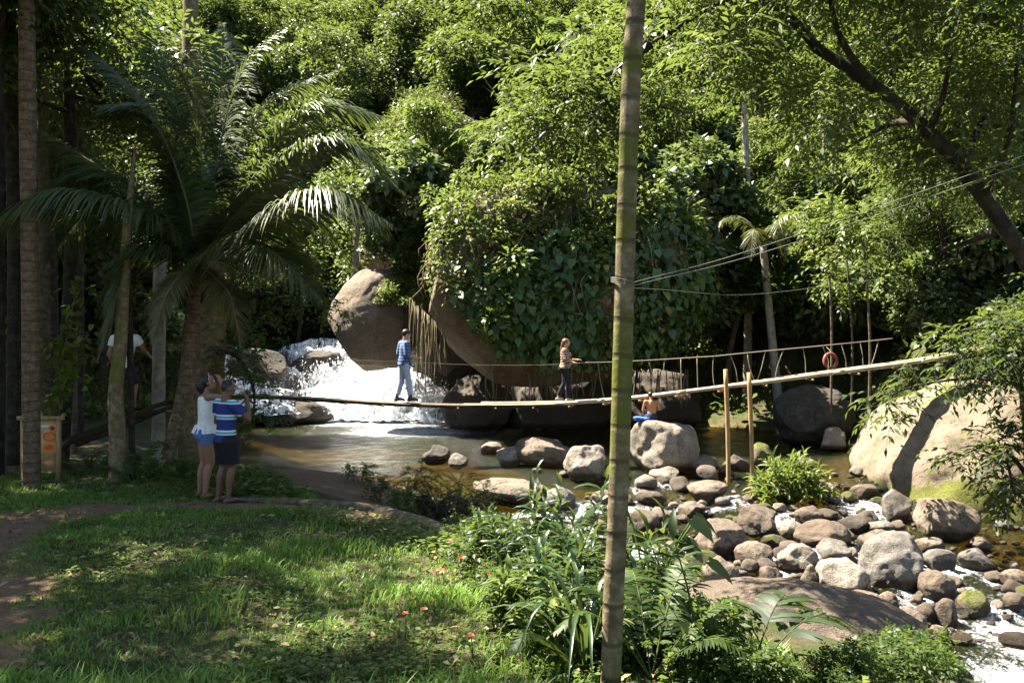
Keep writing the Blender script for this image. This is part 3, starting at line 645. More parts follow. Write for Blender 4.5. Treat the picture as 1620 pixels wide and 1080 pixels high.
# ------------------------------------------------------------------ the wooded slope
PR = {
 'mid': [make_tree('leafy_tree', M['bark'], M['leaf_mid'], 3.2, (2.3, 2.3, 2.5), 34, 240, .26, .42, 900+k) for k in range(3)],
 'light': [make_tree('leafy_tree', M['bark_pale'], M['leaf_light'], 2.6, (2.0, 2.0, 2.2), 32, 240, .22, .4, 910+k) for k in range(3)],
 'pale': [make_tree('broadleaf_shrub', M['bark'], M['leaf_pale'], 1.0, (1.7, 1.7, 1.6), 28, 190, .3, .55, 920+k, .07) for k in range(3)],
 'low': [make_tree('leafy_shrub', M['bark'], M['leaf_light'], .6, (1.5, 1.5, 1.2), 26, 210, .2, .45, 930+k, .05) for k in range(2)],
 'dark': [make_tree('forest_tree', M['bark_dark'], M['leaf_dark'], 4.2, (2.6, 2.6, 2.7), 36, 260, .24, .42, 940+k, .16) for k in range(2)],  # leaves and bark coloured darker to stand in for the wood's shade
 'tall': [make_tree('tall_tree', M['bark_pale'], M['leaf_mid'], 7.5, (2.4, 2.4, 2.3), 30, 240, .26, .4, 950+k, .15, .06) for k in range(2)],
}
TXT = {'mid': ('mid green leafy tree', 'tree'), 'light': ('bright yellow green leafy tree', 'tree'), 'pale': ('pale broad leaved shrub', 'shrub'),
       'low': ('low light green shrub', 'shrub'), 'dark': ('dark shade-coloured forest tree', 'tree'), 'tall': ('tall pale trunked tree', 'tree')}
SUNLIT = [(-7.5, 32.3, 1.6), (-6, 32, 1), (-4.6, 31.8, .8), (-3.2, 31.5, .8), (-6.2, 36, 3), (-5.4, 29, 4.6), (-6, 29.2, 3.6), (-4.8, 29.2, 5.2), (-6.2, 28.5, 4), (-8.6, 31, 1.5), (-4, 31, .5), (-2.6, 26.6, 5), (-2, 26, 7), (0, 25, 7), (1.5, 24.5, 6), (-1, 27.5, 8.2), (3, 25, 7),
          (-3, 28, 0), (0, 23, 0), (-2, 23, 0), (3, 21, 0), (1, 18, 0), (5.3, 18.8, 1), (9, 19, 1.5), (-.5, 30.5, 9), (-3.5, 30, 7)]
def blocks(x, y, z, r):
    ts = np.array(to_sun)
    for q in SUNLIT:
        v = np.array([x, y, z])-q; k = v@ts
        if k > 0 and np.linalg.norm(v-k*ts) < r: return True
    return False
TOP = {'mid': (4.2, 2.4), 'light': (3.5, 2.1), 'pale': (1.7, 1.6), 'low': (1.2, 1.4), 'dark': (5.2, 2.7), 'tall': (8.4, 2.4)}
def region(x, y):
    px = 810+FX*x/y
    if px < 330: return 'on the shady slope behind the palm'
    if px < 600: return 'on the slope above the waterfall'
    if px < 960: return 'on the hillside above the overhanging boulder'
    if px < 1300: return 'on the sunlit slope behind the footbridge'
    return 'on the slope behind the leaning tree'
hs = np.random.default_rng(77); nhill = 0
cand = [(x0+hs.uniform(-1, 1), y0+hs.uniform(-1, 1), 0) for y0 in np.arange(17, 68, 2.5) for x0 in np.arange(-46, 46, 2.5)]
cand += [(x0+hs.uniform(-1, 1), y0+hs.uniform(-1, 1), 0) for y0 in np.arange(69, 88, 3.4) for x0 in np.arange(-20, 26, 3.2)]
cand += [(x0+hs.uniform(-.8, .8), y0+hs.uniform(-.8, .8), 1) for y0 in np.arange(18, 50, 2.1) for x0 in np.arange(-27, 27, 2.1)]
for (x, y, und) in cand:
    px = 810+FX*x/y
    if not -120 < px < 1740: continue
    df = sdf(VALLEY, np.array([x]), np.array([y]))[0]
    if df < (.5 if x < 0 else .8): continue
    if (x+3.6)**2/16+(y-37.5)**2/16 < 1 or (x-1.25)**2/25+(y-27.3)**2/12 < 1 or (x+4.9)**2+(y-29.6)**2 < 3.5 or (x-10.9)**2/12+(y-19.2)**2/14 < 1: continue
    far = sst(35, 60, y)
    if hs.random() < .1+.35*und: continue
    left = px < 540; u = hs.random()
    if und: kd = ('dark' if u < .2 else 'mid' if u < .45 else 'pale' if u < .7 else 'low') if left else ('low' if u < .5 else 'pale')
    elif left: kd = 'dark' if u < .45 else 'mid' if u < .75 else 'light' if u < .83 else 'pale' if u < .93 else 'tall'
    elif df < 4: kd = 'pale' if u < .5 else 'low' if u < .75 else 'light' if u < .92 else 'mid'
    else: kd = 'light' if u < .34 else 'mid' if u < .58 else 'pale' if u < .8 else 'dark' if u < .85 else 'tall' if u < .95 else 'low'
    if 640 < px < 830 and y > 44 and not und: kd = 'dark' if u < .75 else 'tall'  # shaded recess high on the hill put in as darker-coloured trees
    k = int(hs.integers(len(PR[kd]))); z = H1(x, y)
    sc = hs.uniform(.75, 1.3)*(1+.25*far)*(.5 if und and kd in ('dark', 'mid') else 1)
    zc, rr = TOP[kd]
    if blocks(x, y, z+zc*sc, rr*sc*1.3): continue
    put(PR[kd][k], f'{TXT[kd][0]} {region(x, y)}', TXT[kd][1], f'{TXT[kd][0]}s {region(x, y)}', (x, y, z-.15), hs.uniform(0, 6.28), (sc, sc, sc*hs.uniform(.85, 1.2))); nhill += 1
print('hill plants', nhill)
# ground cover of the wooded slope: uncountable small leaves
rng = np.random.default_rng(31)
cm = MB(); n = 60000; y = 18+44*rng.random(n)**1.2; x = (rng.random(n)*1.3-.65)*y*1.25
ok = (sdf(VALLEY, x, y) > -1.5) & (sdf(RIVER, x, y) > .6) & (sdf(LAWN, x, y) > 2); x, y = x[ok], y[ok]; n = len(x)
z = H(x, y)+rng.random(n)*.5; u = rdir(n, .4); l = .18+.18*rng.random(n)
leaves(cm, np.stack([x, y, z], 1), u, UP+rng.normal(size=(n, 3))*.5, l, l*.5)
o = cm.build('undergrowth', M['leaf_mid']); tag(o, 'low green undergrowth covering the forest floor', 'undergrowth', kind='stuff')

# ------------------------------------------------------------------ creepers on the big boulder
rng = np.random.default_rng(61)
def surface(o, n, test):
    me = o.data; V = np.array([v.co[:] for v in me.vertices]); Nn = np.array([v.normal[:] for v in me.vertices])
    k = rng.integers(len(V), size=n*8); p = V[k]+rng.normal(size=(len(k), 3))*.06; nn = Nn[k]
    ok = test(p+np.array(o.location), nn); k = np.where(ok)[0][:n]
    return p[k]+np.array(o.location), nn[k]
bpy.context.view_layer.update()
root = empty('climbing_vine', (1.25, 27.3, 4.9)); tag(root, 'dense climbing vine covering the top and front of the overhanging boulder', 'vine')
def vpart(name, m_, mb_):
    o = mb_.build(name, m_); o.parent = root; o.location = (-1.25, -27.3, -4.9); return o
def edge_low(p):                                    # bare band along the lower left edge and the underside
    n_ = .28*vnoise(p*.9, 4)+.12*vnoise(p*3, 5)
    return p[:, 2] > np.maximum(2.62, 2.5-1.17*p[:, 0])+n_
vis = lambda p, n: edge_low(p) & (n[:, 1] < .6) & (p[:, 0] > -2.0+.3*vnoise(p, 6))
p, nn = surface(cliff, 7000, lambda p, n: vis(p, n) & (p[:, 2] < 6.2+.25*p[:, 0]+.8*vnoise(p*.7, 9)) & (p[:, 0] > -1.6))
vm = MB(); k = len(p); l = .22+.2*rng.random(k); keep = rng.random(k) < sst(6.2, 4.2, p[:, 2]-.35*p[:, 0]+.9*vnoise(p*.8, 15))*sst(-.75, -.2, fbm(p*1.1, 16, 2)); q, n_, l = p[keep], nn[keep], l[keep]; k = len(q)
l = l*.78; leaves(vm, q+n_*(.1+.55*rng.random(k)**1.5)[:, None], np.array([0, 0, -1.])+rng.normal(size=(k, 3))*.5+n_*.35, n_+UP*.7+rng.normal(size=(k, 3))*.3, l, l*.85, THEART, np.clip(.45+.25*rng.normal(size=k), 0, 1))
vpart('heart_leaves', M['leaf_vine'], vm)
p, nn = surface(cliff, 170, lambda p, n: vis(p, n) & (p[:, 2] > 4.2-.9*(p[:, 0] < -1)+.35*p[:, 0]+.8*vnoise(p*.9, 17)) & (vnoise(p*.75, 18) > -.35) & (p[:, 0] > -1.75+.3*(p[:, 2]-5)*0))
vm = MB()
for a_, b_ in zip(p, nn):
    bl = rng.random()**2; clump_leaves(vm, a_+b_*(.1+.75*bl), rng.uniform(.3, .75), 110, rng.uniform(.12, .24), .5, T4, .8, .5+.15*rng.normal(), .2, .9)
q, n_ = surface(cliff, 4500, lambda p, n: vis(p, n))
sprays(vm, q+n_*(.05+.2*rng.random(len(q)))[:, None], n_*.6-UP*.2+rng.normal(size=q.shape)*.7, 4, .4, .16, .5, T4, .5, .5, .2)
vpart('small_leaves', M['leaf_light'], vm)
p, nn = surface(cliff, 500, lambda p, n: edge_low(p) & (n[:, 1] < .3) & (p[:, 2] > 4.6))
vm = MB(); k = len(p); l = .16+.12*rng.random(k)
for j in range(5): leaves(vm, p+nn*.25-UP*(.1*j)+rng.normal(size=(k, 3))*.15, rng.normal(size=(k, 3))*.6-UP*.4, nn+UP*.5, l, l*.5, T4)
vpart('drying_leaves', M['leaf_dry'], vm)
sm = MB()
for j in range(150):                                # thin stems looping over the leaves
    i = rng.integers(len(p)); a = p[i]+nn[i]*.35; b = a+np.array([rng.normal()*.3, -.1, -rng.uniform(.5, 1.6)])
    loft(sm, curve([a, (a+b)/2+rng.normal(size=3)*.2-[0, .12, 0], b], 7), .014, n=4)
vpart('stem', M['root'], sm)['kind'] = 'stuff'
rm = MB()                                           # aerial roots hanging into the cave mouth
for j in range(95):
    if j < 34: px = rng.uniform(648, 722); y0 = 488+(px-650)*.9; y1 = rng.uniform(545, 628); d = rng.uniform(25.6, 27.4)
    else: px = rng.uniform(770, 1090); y0 = 600; y1 = rng.uniform(625, 648); d = rng.uniform(25.2, 27.4)
    a, b = P(px, y0-15, d), P(px+rng.normal()*4, y1, d)
    loft(rm, curve([a, (a+b)/2+rng.normal(size=3)*[.06, .06, 0], b], 6), rng.uniform(.008, .018), n=4)
vpart('aerial_root', M['root'], rm)['kind'] = 'stuff'

# tall outcrop higher on the slope, overgrown with half dried vines
oc = big_rock('rock_outcrop', (-3.6, 38.2, 7.2), (3.1, 2.4, 6.0), 320, 'rock_overhang', 'x', 6, 5, .12)
rt_ = empty('overgrown_outcrop', (-3.6, 38.2, 1.5)); tag(rt_, 'tall rock outcrop overgrown with half dried vines high above the waterfall', 'outcrop')
for k_ in ('label', 'category'): del oc[k_]
oc.name = 'rock'; oc.parent = rt_; oc.location = (0, 0, 5.7)
lo = np.array([-3.6, 38.2, 1.5]); oc.location = tuple(np.array([-3.6, 38.2, 7.2])-lo)
me = oc.data; Vv = np.array([v.co[:] for v in me.vertices])+[-3.6, 38.2, 7.2]; Nv = np.array([v.normal[:] for v in me.vertices])
for nm, mm, cnt, tst in (('green_vines', 'leaf_light', 170, lambda v: v[:, 2] > 3), ('dry_vines', 'leaf_dry', 70, lambda v: (np.abs(v[:, 2]-9.5+.5*v[:, 0]) < 2.4))):
    idx = np.where((Nv[:, 1] < .5) & tst(Vv))[0]; vm = MB()
    for i in rng.choice(idx, cnt): clump_leaves(vm, Vv[i]+Nv[i]*.25, rng.uniform(.5, 1.0), 120 if mm == 'leaf_light' else 210, .22 if mm == 'leaf_light' else .15, .45 if mm == 'leaf_light' else .3, T4, .9, .5+.12*rng.normal(), .22, .9)
    o = vm.build(nm, M[mm]); o.parent = rt_; o.location = tuple(-lo); o['kind'] = 'stuff'
# the shoulder of foliage between the two big boulders, and round their tops
for (px, py, d, kd, sc, lab) in [
    (640, 330, 29.8, 'pale', 1.05, 'pale broad leaved creeper bush hanging left of the overhanging boulder'),
    (622, 385, 29.6, 'pale', .6, 'pale leafy bush directly above the tall smooth brown boulder'),
    (672, 420, 28.6, 'mid', .5, 'small dark bush in the notch between the two big boulders'),
    (640, 470, 28.6, 'low', .62, 'little leafy bush clinging to the right flank of the smooth brown boulder'),
    (790, 262, 28.5, 'pale', .62, 'pale shrub rooted on the left part of the overhanging boulder top'), (870, 255, 28, 'low', 1.25, 'light shrub rooted in the middle of the overhanging boulder top'),
    (960, 275, 28, 'pale', .95, 'pale shrub rooted on the right part of the overhanging boulder top'), (830, 215, 30.5, 'mid', .6, 'mid green bush just behind the overhanging boulder top'),
    (1030, 350, 27.5, 'low', .8, 'light shrub hanging over the right shoulder of the overhanging boulder'), (1100, 330, 30.5, 'pale', 1.1, 'pale shrub above the small palm left of it'),
    (700, 250, 31.5, 'light', .75, 'yellow green bush behind the bare crest of the overhanging boulder'),
    (800, 285, 31, 'low', 1.1, 'light shrub sprouting over the crest of the overhanging boulder'),
    (900, 300, 30.5, 'light', .7, 'light leafy bush above the right half of the overhanging boulder'),
    (960, 330, 30, 'pale', .9, 'pale shrub right above the overhanging boulder, beside the slender trunk'),
    (1060, 420, 29, 'pale', 1.2, 'pale shrub right of the slender trunk at the height of the vines'),
    (1075, 510, 28.6, 'pale', .95, 'pale shrub low over the pool right of the slender trunk'),
    (1150, 470, 30, 'mid', .9, 'mid green shrub above the rope railing in the shade'),
    (1000, 545, 29.5, 'dark', .38, 'dark small bush at the right underside of the overhanging boulder'),
    (560, 330, 33, 'light', .9, 'yellow green tree crown behind the drooping palm frond tips'),
    (470, 440, 39, 'mid', .9, 'mid green tree crown left of the smooth brown boulder'),
    (335, 430, 27, 'dark', .6, 'dark tree crown right of the thick pale edged trunk')]:
    c = P(px, py, d); root_ = PR[kd][1]; th = {'mid': 3.2, 'light': 2.6, 'pale': 1.0, 'low': .6, 'dark': 4.2}[kd]*sc
    put(root_, lab, 'shrub', None, (c[0], c[1], c[2]-th-.2), hs.uniform(0, 6), sc)

for j_, px in enumerate(range(1050, 1610, 46)):
    for py in (300, 385, 470, 550):
        kd = ['pale', 'light', 'low', 'pale'][int(hs.integers(4))]; p = gnd(px+hs.uniform(-20, 20), py+hs.uniform(-20, 20), 22.5)
        if sdf(RIVER, p[:1], p[1:2])[0] < .3: continue
        sc = hs.uniform(.55, .9)
        put(PR[kd][int(hs.integers(2))], f'{TXT[kd][0]} on the sunlit bank above the footbridge railing', TXT[kd][1], f'{TXT[kd][0]}s above the footbridge railing', (p[0], p[1], p[2]-.1-(1.6*sc if kd == 'light' else 0)), hs.uniform(0, 6), sc)
# ------------------------------------------------------------------ palms and near trees
def frond(pts, n=46, leaf=.55, wid=.028, seed=0, droop=.55, r0=.022, fold=.35, spread=.95, tint0=.45):
    """one feather frond: midrib and drooping leaflets (world coordinates)"""
    q = np.random.default_rng(seed); c = curve(pts, n+6); mbf = MB()
    loft(mbf, c, np.linspace(r0, r0*.2, len(c)), n=6, tint=.9)
    tg = nrm(np.gradient(c, axis=0)); ti = np.clip(np.arange(len(c))/(len(c)-1), 0, 1)
    for sg in (-1, 1):
        k = np.arange(5, len(c)); k = np.repeat(k, 2); tt = ti[k]+q.uniform(-.01, .01, len(k)); p0 = c[k]+tg[k]*q.uniform(-.03, .03, len(k))[:, None]
        s = nrm(np.cross(tg[k], UP)+1e-4)*sg; up = nrm(np.cross(np.cross(tg[k], UP), tg[k])+1e-4)
        ln = leaf*np.clip(np.sin(np.clip(tt*.93+.1, 0, 1)*math.pi)**.6, .12, 1)*q.uniform(.8, 1.1, len(k))
        d = nrm(tg[k]*(.35+.5*tt)[:, None]+s*spread+up*fold*q.uniform(.3, 1.2, len(k))[:, None]+q.normal(size=(len(k), 3))*.07)
        ax = nrm(np.cross(d, s)*.3+tg[k]); V = []
        for j, w_ in enumerate((.6, 1., .85, .5, .06)):
            u = j/4; ctr = p0+d*(ln*u)[:, None]-UP*(droop*ln*u**2)[:, None]
            wv = ax*(wid*w_*.5)
            V += [ctr-wv, ctr+wv]
        V = np.stack(V, 1); o = (np.arange(len(k))*10)[:, None, None]
        F = np.array([[2*j, 2*j+1, 2*j+3, 2*j+2] for j in range(4)])[None]+o
        tn = np.clip(tint0+.2*q.normal(size=len(k)), 0, 1); mbf.add(V.reshape(-1, 3), F.reshape(-1, 4), np.repeat(tn, 10))
    return mbf
def pix(*a): return [P(x, y, d) for x, y, d in a]
def grp(name, label, cat, group=None):
    return tag(empty(name), label, cat, group)
def part(root, name, mbx, m, loc0=None):
    o = mbx.build(name, m); child(o, root); return o
def set_base(root, base):                    # move the empty to the thing's base, keep the world-space parts in place
    root.location = tuple(base)
    for o in KIDS.get(root.name, []): o.location = tuple(-np.asarray(base))
def trunk(pts, r, n=24, seg=12, seed=0, wob=.03, rings=0):
    c = curve(pts, n); q = np.random.default_rng(seed); rr = np.interp(np.linspace(0, 1, n), np.linspace(0, 1, len(r)), r)
    rr = rr*(1+wob*fbm(c*3.1+seed, seed, 2)); mbx = MB(); loft(mbx, c, rr, n=seg); return mbx

# the big palm beside the couple
pal = grp('palm_tree', 'large dark palm with wide arching fronds rising behind the couple', 'palm')
b0 = gnd(252, 752, 8); D = float(b0[1])+.2
tp = pix((252, 757, D), (270, 700, D+.05), (291, 610, D+.1), (303, 520, D+.1), (311, 425, D+.1)); tp[0][2] = b0[2]-.2
part(pal, 'trunk', trunk(tp, [.13, .1, .1, .11, .14], 40, 12, 3, .05), M['bark_palm'])
ctr = P(313, 415, D+.1)
FR = [  # (mid px,py,dd), (tip ...), leaf, tint
 [(278, 300, .1), (212, 150, .1), (118, 62, .3)], [(240, 330, .5), (150, 260, .8), (60, 205, 1)],
 [(230, 340, -.6), (100, 303, -1.3), (-10, 352, -1.6)], [(340, 270, .3), (380, 120, .6), (462, 38, .9)],
 [(385, 300, 0), (490, 175, 0), (612, 185, .1)], [(400, 310, -.5), (530, 222, -.8), (632, 300, -1)],
 [(400, 370, -.9), (510, 300, -1.4), (615, 352, -1.7)], [(300, 260, 1), (262, 110, 1.4), (225, 10, 1.8)],
 [(325, 250, .8), (350, 140, 1.3), (352, 40, 1.6)], [(380, 400, -.8), (430, 398, -1.2), (505, 470, -1.4)],
 [(255, 395, -.4), (205, 415, -.6), (158, 560, -.8)], [(265, 350, 1), (150, 330, 1.4), (70, 420, 1.7)],
 [(360, 330, .9), (450, 290, 1.5), (560, 420, 1.8)], [(290, 430, -.5), (262, 470, -.9), (240, 540, -1.1)], [(340, 440, -.4), (365, 470, -.7), (380, 545, -.8)],
 [(290, 300, -.3), (240, 190, -.5), (160, 170, -.7)], [(345, 300, .5), (420, 170, .9), (540, 110, 1.2)], [(370, 350, -.2), (480, 240, -.3), (610, 235, -.3)], [(270, 370, -.2), (180, 280, -.3), (85, 300, -.2)],
 [(320, 280, .2), (305, 160, .2), (270, 90, .1)], [(360, 380, .4), (440, 350, .8), (560, 330, 1.1)]]
for i, f in enumerate(FR):
    pts = [ctr]+[P(x, y, D+.1+dd) for x, y, dd in f]; old = i in (13, 14)
    part(pal, 'frond', frond(pts, 90, 1.0 if not old else .4, .038, 400+i, .5 if i not in (2, 6) else .75, .03, .3, .95, .32 if i not in (2, 6, 9) else .6), M['palm'] if not old else M['leaf_dry'])
sh = MB(); rng = np.random.default_rng(8)
for j in range(26):                           # old leaf sheaths and fibres under the crown
    a = rng.uniform(0, 6.28); c0 = ctr+[0, 0, rng.uniform(-.55, .1)]; o = np.array([math.cos(a), math.sin(a), 0])
    loft(sh, curve([c0-UP*.25, c0+o*.14, c0+o*.3+UP*rng.uniform(-.35, .35)], 6), [.035, .03, .028, .02, .015, .008], n=5)
part(pal, 'leaf_sheath', sh, M['bark_dark'])['kind'] = 'stuff'
set_base(pal, b0)

def leafy(root, leafm, centres, rad, nper, k, tw, L, W, T=T4, droop=.3, tint0=.5, flat=.7, name='crown', out=.9):
    cmb = MB(); smb = MB()
    for c in centres:
        u = rdir(nper, .15); p = np.asarray(c)+u*(rad*(.3+.7*rng.random(nper)))[:, None]*np.array([1, 1, flat])
        sprays(cmb, p, u*[1, 1, .4]*out+rng.normal(size=(nper, 3))*.4, k, tw, L, W, T, droop, tint0+.1*rng.normal(), .18, .12, smb)
    o = part(root, name, cmb, leafm); 
    q = part(root, 'twig', smb, M['twig']); q['kind'] = 'stuff'; return o

# thick trunk with one pale side behind the palm; its leafy boughs reach over the pool
rng = np.random.default_rng(70)
tr = grp('shade_tree', 'thick old tree with pale right edge behind the palm, leafy boughs over the pool', 'tree')
b1 = gnd(318, 742, 9); D1 = float(b1[1])+.7; b1 = np.array([(318-810)/FX*D1, D1, H1((318-810)/FX*D1, D1)])
part(tr, 'trunk', trunk([b1-[0, 0, .3], P(318, 690, D1), P(326, 600, D1), P(332, 500, D1), P(330, 400, D1+.2), P(306, 250, D1+.5), P(303, 100, D1+.8), P(300, -120, D1+1.1)], [.46, .38, .31, .29, .26, .2, .16, .12], 44, 16, 9, .12), M['bark_mossy'])
bm_ = MB()
for pts in ([(322, 520, 0), (400, 470, .2), (480, 450, .4), (540, 480, .6)], [(320, 470, 0), (380, 400, .6), (450, 370, 1)], [(322, 560, -.1), (370, 560, -.3), (400, 610, -.5), (402, 660, -.6)], [(318, 440, .1), (280, 380, .4), (200, 330, .6)]):
    loft(bm_, curve([P(x, y, D1+d) for x, y, d in pts], 12), np.linspace(.06, .012, 12), n=6)
part(tr, 'bough', bm_, M['bark_dark'])['kind'] = 'stuff'
cs = [P(x, y, D1+d) for x, y, d in [(395, 445, .3), (440, 480, .4), (490, 455, .6), (520, 490, .6), (410, 520, .2), (405, 660, -.6), (398, 625, -.55), (392, 590, -.45), (372, 562, -.3), (355, 480, .8), (430, 420, .9), (480, 410, 1)]]
leafy(tr, M['leaf_mid'], cs, .42, 44, 4, .3, .11, .42, T4, .3, .62)
set_base(tr, b1)

# slim trunks standing at the left
def palm_out(name, label, px_pts, r, m, crown=True, cs=0, d0=None, seed=1, leaf='palm', fl=2.6):
    """ringed palm trunk through photo points; its crown stands above the picture"""
    d = float(gnd(px_pts[0][0], px_pts[0][1], 3)[1]) if d0 is None else d0
    root = grp(name, label, 'palm'); pts = [P(x, y, d) for x, y in px_pts]; base = pts[0].copy(); base[2] = H1(base[0], base[1]); pts[0] = base-[0, 0, .25]
    part(root, 'trunk', trunk(pts, r, 60, 12, seed, .035), m)
    if crown:
        c = pts[-1]; q = np.random.default_rng(seed)
        for i in range(11):
            a = i*2.4+q.uniform(-.3, .3); e = q.uniform(.2, .9); o = np.array([math.cos(a), math.sin(a), 0])
            part(root, 'frond', frond([c, c+o*fl*.35+UP*e*fl*.4, c+o*fl*.75+UP*e*fl*.45, c+o*fl+UP*(e*.3-.2)*fl], 36, .6, .04, seed*50+i, .5, .025), M[leaf])
    set_base(root, base); return root
palm_out('palm_tree', 'slender mossy palm trunk crossing the whole view between the rapids and the walkers', [(964, 1100), (970, 960), (977, 820), (983, 640), (988, 450), (993, 280), (999, 120), (1007, 0), (1018, -150), (1040, -560)], [.057, .055, .054, .053, .051, .05, .045], M['bark_slender'], True, 0, 4.6, 5)
palm_out('palm_tree', 'straight dark ringed palm trunk at the left edge before the food sign', [(50, 752), (49, 600), (47, 400), (44, 200), (42, 0), (40, -240)], [.125, .115, .11, .1], M['bark_palm'], True, 0, 12.2, 6, fl=1.5)
palm_out('palm_tree', 'short crooked mottled trunk between the food sign and the palm', [(184, 752), (186, 690), (183, 620), (191, 540), (196, 440), (200, 380), (207, 300), (215, 225)], [.125, .12, .105, .09, .075, .05, .012], M['bark_mossy'], False, 0, 12.9, 7)
palm_out('palm_tree', 'thin dark trunk right behind the ramp climber', [(210, 700), (206, 560), (203, 420), (205, 330), (210, 240)], [.05, .05, .045, .01], M['bark_dark'], False, 0, 13.2, 8)
palm_out('palm_tree', 'pale ringed trunk right of the ramp climber', [(250, 715), (251, 600), (252, 480), (254, 330)], [.125, .12, .115], M['bark_pale'], False, 0, 16.5, 9)
palm_out('palm_tree', 'dim mottled trunk behind the straight dark ringed palm', [(72, 700), (71, 520), (70, 330), (66, 60)], [.1, .095, .09], M['bark'], False, 0, 15.5, 10)
palm_out('palm_tree', 'thin pale trunk in the shade above the lime green climber', [(118, 690), (118, 500), (119, 330), (122, 100)], [.06, .055, .05], M['bark'], False, 0, 17, 12)
palm_out('palm_tree', 'dark trunk at the far left edge', [(22, 700), (24, 420), (18, 150), (15, -60)], [.13, .12, .11], M['bark_dark'], False, 0, 15, 13)
# tall shade trees of the left bank: their crowns reach above the picture and shade the lawn
def shade_tree(x, y, th, R_, label, seed, n=15, tr_=.16, leafm='leaf_mid', tw=.55, L=.17):
    global rng
    rng = np.random.default_rng(seed); root = grp('canopy_tree', label, 'tree'); z = H1(x, y); b = np.array([x, y, z])
    lean = rng.normal(size=2)*.25; top = b+[lean[0], lean[1], th]
    pts = curve([b-[0, 0, .3], b+(top-b)*.5+np.array([*rng.normal(size=2)*.12, 0]), top, top+UP*R_*.5], 30)
    tmb = MB(); loft(tmb, pts, np.linspace(tr_, tr_*.4, 30)*(1+.05*fbm(pts*2, seed, 2)), n=10)
    cs = crown_centres(n, (R_, R_, R_*.7), seed)+top+[0, 0, .3]; lm_ = MB()
    for c in cs:
        a = pts[rng.integers(17, 28)]; loft(lm_, curve([a, (a+c)/2+[0, 0, -.2], c], 8), np.linspace(tr_*.35, .012, 8), n=5)
    part(root, 'trunk', tmb, M['bark_dark']); part(root, 'limb', lm_, M['bark_dark'])['kind'] = 'stuff'
    leafy(root, M[leafm], cs, R_*.36, 105, 4, tw, L, .42, T4, .3, .5)
    set_base(root, b); return root
CAN = [(-8.2, 13.5, 7.2, 1.6, 'leafy canopy tree rising behind the dark ringed palm at the left edge'), (-14.5, 20.5, 9, 3.2, 'high canopy tree on the left slope behind the ringed palm'), (-18, 19, 8.5, 3.4, 'high canopy tree at the far left slope'), (-13.8, 25.5, 9, 3.2, 'high canopy tree above the left shore'), (-18.5, 25, 9, 3.5, 'high canopy tree deep on the left slope'), (-12.2, 15.9, 9.2, 2.6, 'high canopy tree behind the dark ringed palm'), (-6.3, 4.2, 8.0, 2.3, 'tall canopy tree beside the near end of the dirt path'), (-10.2, 8.2, 6.8, 2.2, 'canopy tree left of the dirt path bend'), (-8.6, 16.2, 7.2, 2.7, 'dark canopy tree above the ramp climber, black trunk'), (-10.4, 13.4, 7.4, 2.6, 'tall canopy tree left of the dark ringed palm'),
       (-9.2, 10.6, 8.2, 2.5, 'tall canopy tree beside the lawn at the far left'), (-7.6, 7.2, 8.6, 2.4, 'tall canopy tree beside the dirt path'),
       (-12.5, 18.5, 7.5, 3., 'dark canopy tree deep in the left shade'), (-9.9, 19.4, 8.4, 2.3, 'dark canopy tree at the left end of the footbridge'),
       (-12.6, 23.5, 7, 2.8, 'dark canopy tree on the left shore of the pool'), (-15.5, 15.5, 8, 3, 'dark canopy tree in the deepest left shade')]
for i, (x, y, th, R_, lab) in enumerate(CAN): shade_tree(x, y, th, R_, lab, 500+i)

# leaning tree at the right and its leafy boughs
rng = np.random.default_rng(90)
rt = grp('leaning_tree', 'dark leaning tree arching from the right with dense hanging leaves', 'tree'); d = 9.
tp = [P(1790, 720, d), P(1735, 600, d-.3), P(1650, 455, d), P(1590, 360, d), P(1520, 265, d), P(1450, 190, d), P(1370, 128, d), P(1290, 75, d+.1)]
base = np.array([7.3, 7.1, H1(7.3, 7.1)]); tp = [base-[0, 0, .2], P(1800, 690, 8.2)]+tp[1:]
part(rt, 'trunk', trunk(tp, [.15, .125, .1, .085, .08, .075, .07, .062, .052], 50, 12, 4, .07), M['bark_dark'])
bm_ = MB()
BO = [[(1295, 78, .1), (1240, 20, .2), (1190, 2, .2), (1130, 10, .2), (1070, 45, .1), (1025, 72, 0)], [(1465, 212, 0), (1490, 160, -.3), (1508, 70, -.6)], [(1380, 135, 0), (1330, 60, -.5), (1300, -60, -.8)],
      [(1560, 320, 0), (1600, 200, -.6), (1610, 60, -.9)], [(1450, 190, 0), (1400, 200, .6), (1330, 240, 1)], [(1030, 70, 0), (960, 120, .3), (880, 165, .6)], [(1520, 265, 0), (1560, 180, .6), (1600, 120, 1)], [(1590, 360, 0), (1540, 380, .5), (1480, 400, .8)]]
for i, pts in enumerate(BO): loft(bm_, curve([P(x, y, d+e) for x, y, e in pts], 16), np.linspace(.05 if i else .055, .012, 16), n=7)
part(rt, 'bough', bm_, M['bark_dark'])['kind'] = 'stuff'
cs = []
for i in range(120):
    px = rng.uniform(1080, 1660); py = rng.uniform(-170, 330); lim = np.interp(px, [1080, 1200, 1350, 1500, 1660], [70, 150, 190, 270, 350])
    if py > lim: continue
    e = rng.uniform(-1.3, 2.2); 
    if abs(py-np.interp(px, [1290, 1450, 1650], [75, 190, 455])) < 75 and px > 1270: e = abs(e)+1.1
    cs.append(P(px, py, d+e))
cs += [P(x, y, d+e) for x, y, e in [(870, 175, .6), (830, 200, .7), (910, 140, .5), (960, 140, .3), (900, 215, .6), (1040, 100, .5), (1060, 40, .3), (940, 60, 1), (1040, 180, .8), (860, 120, 1.2), (950, 200, .9)]]
leafy(rt, M['leaf_mid'], cs, .42, 42, 5, .42, .13, .32, T4, .35, .55)
set_base(rt, base)
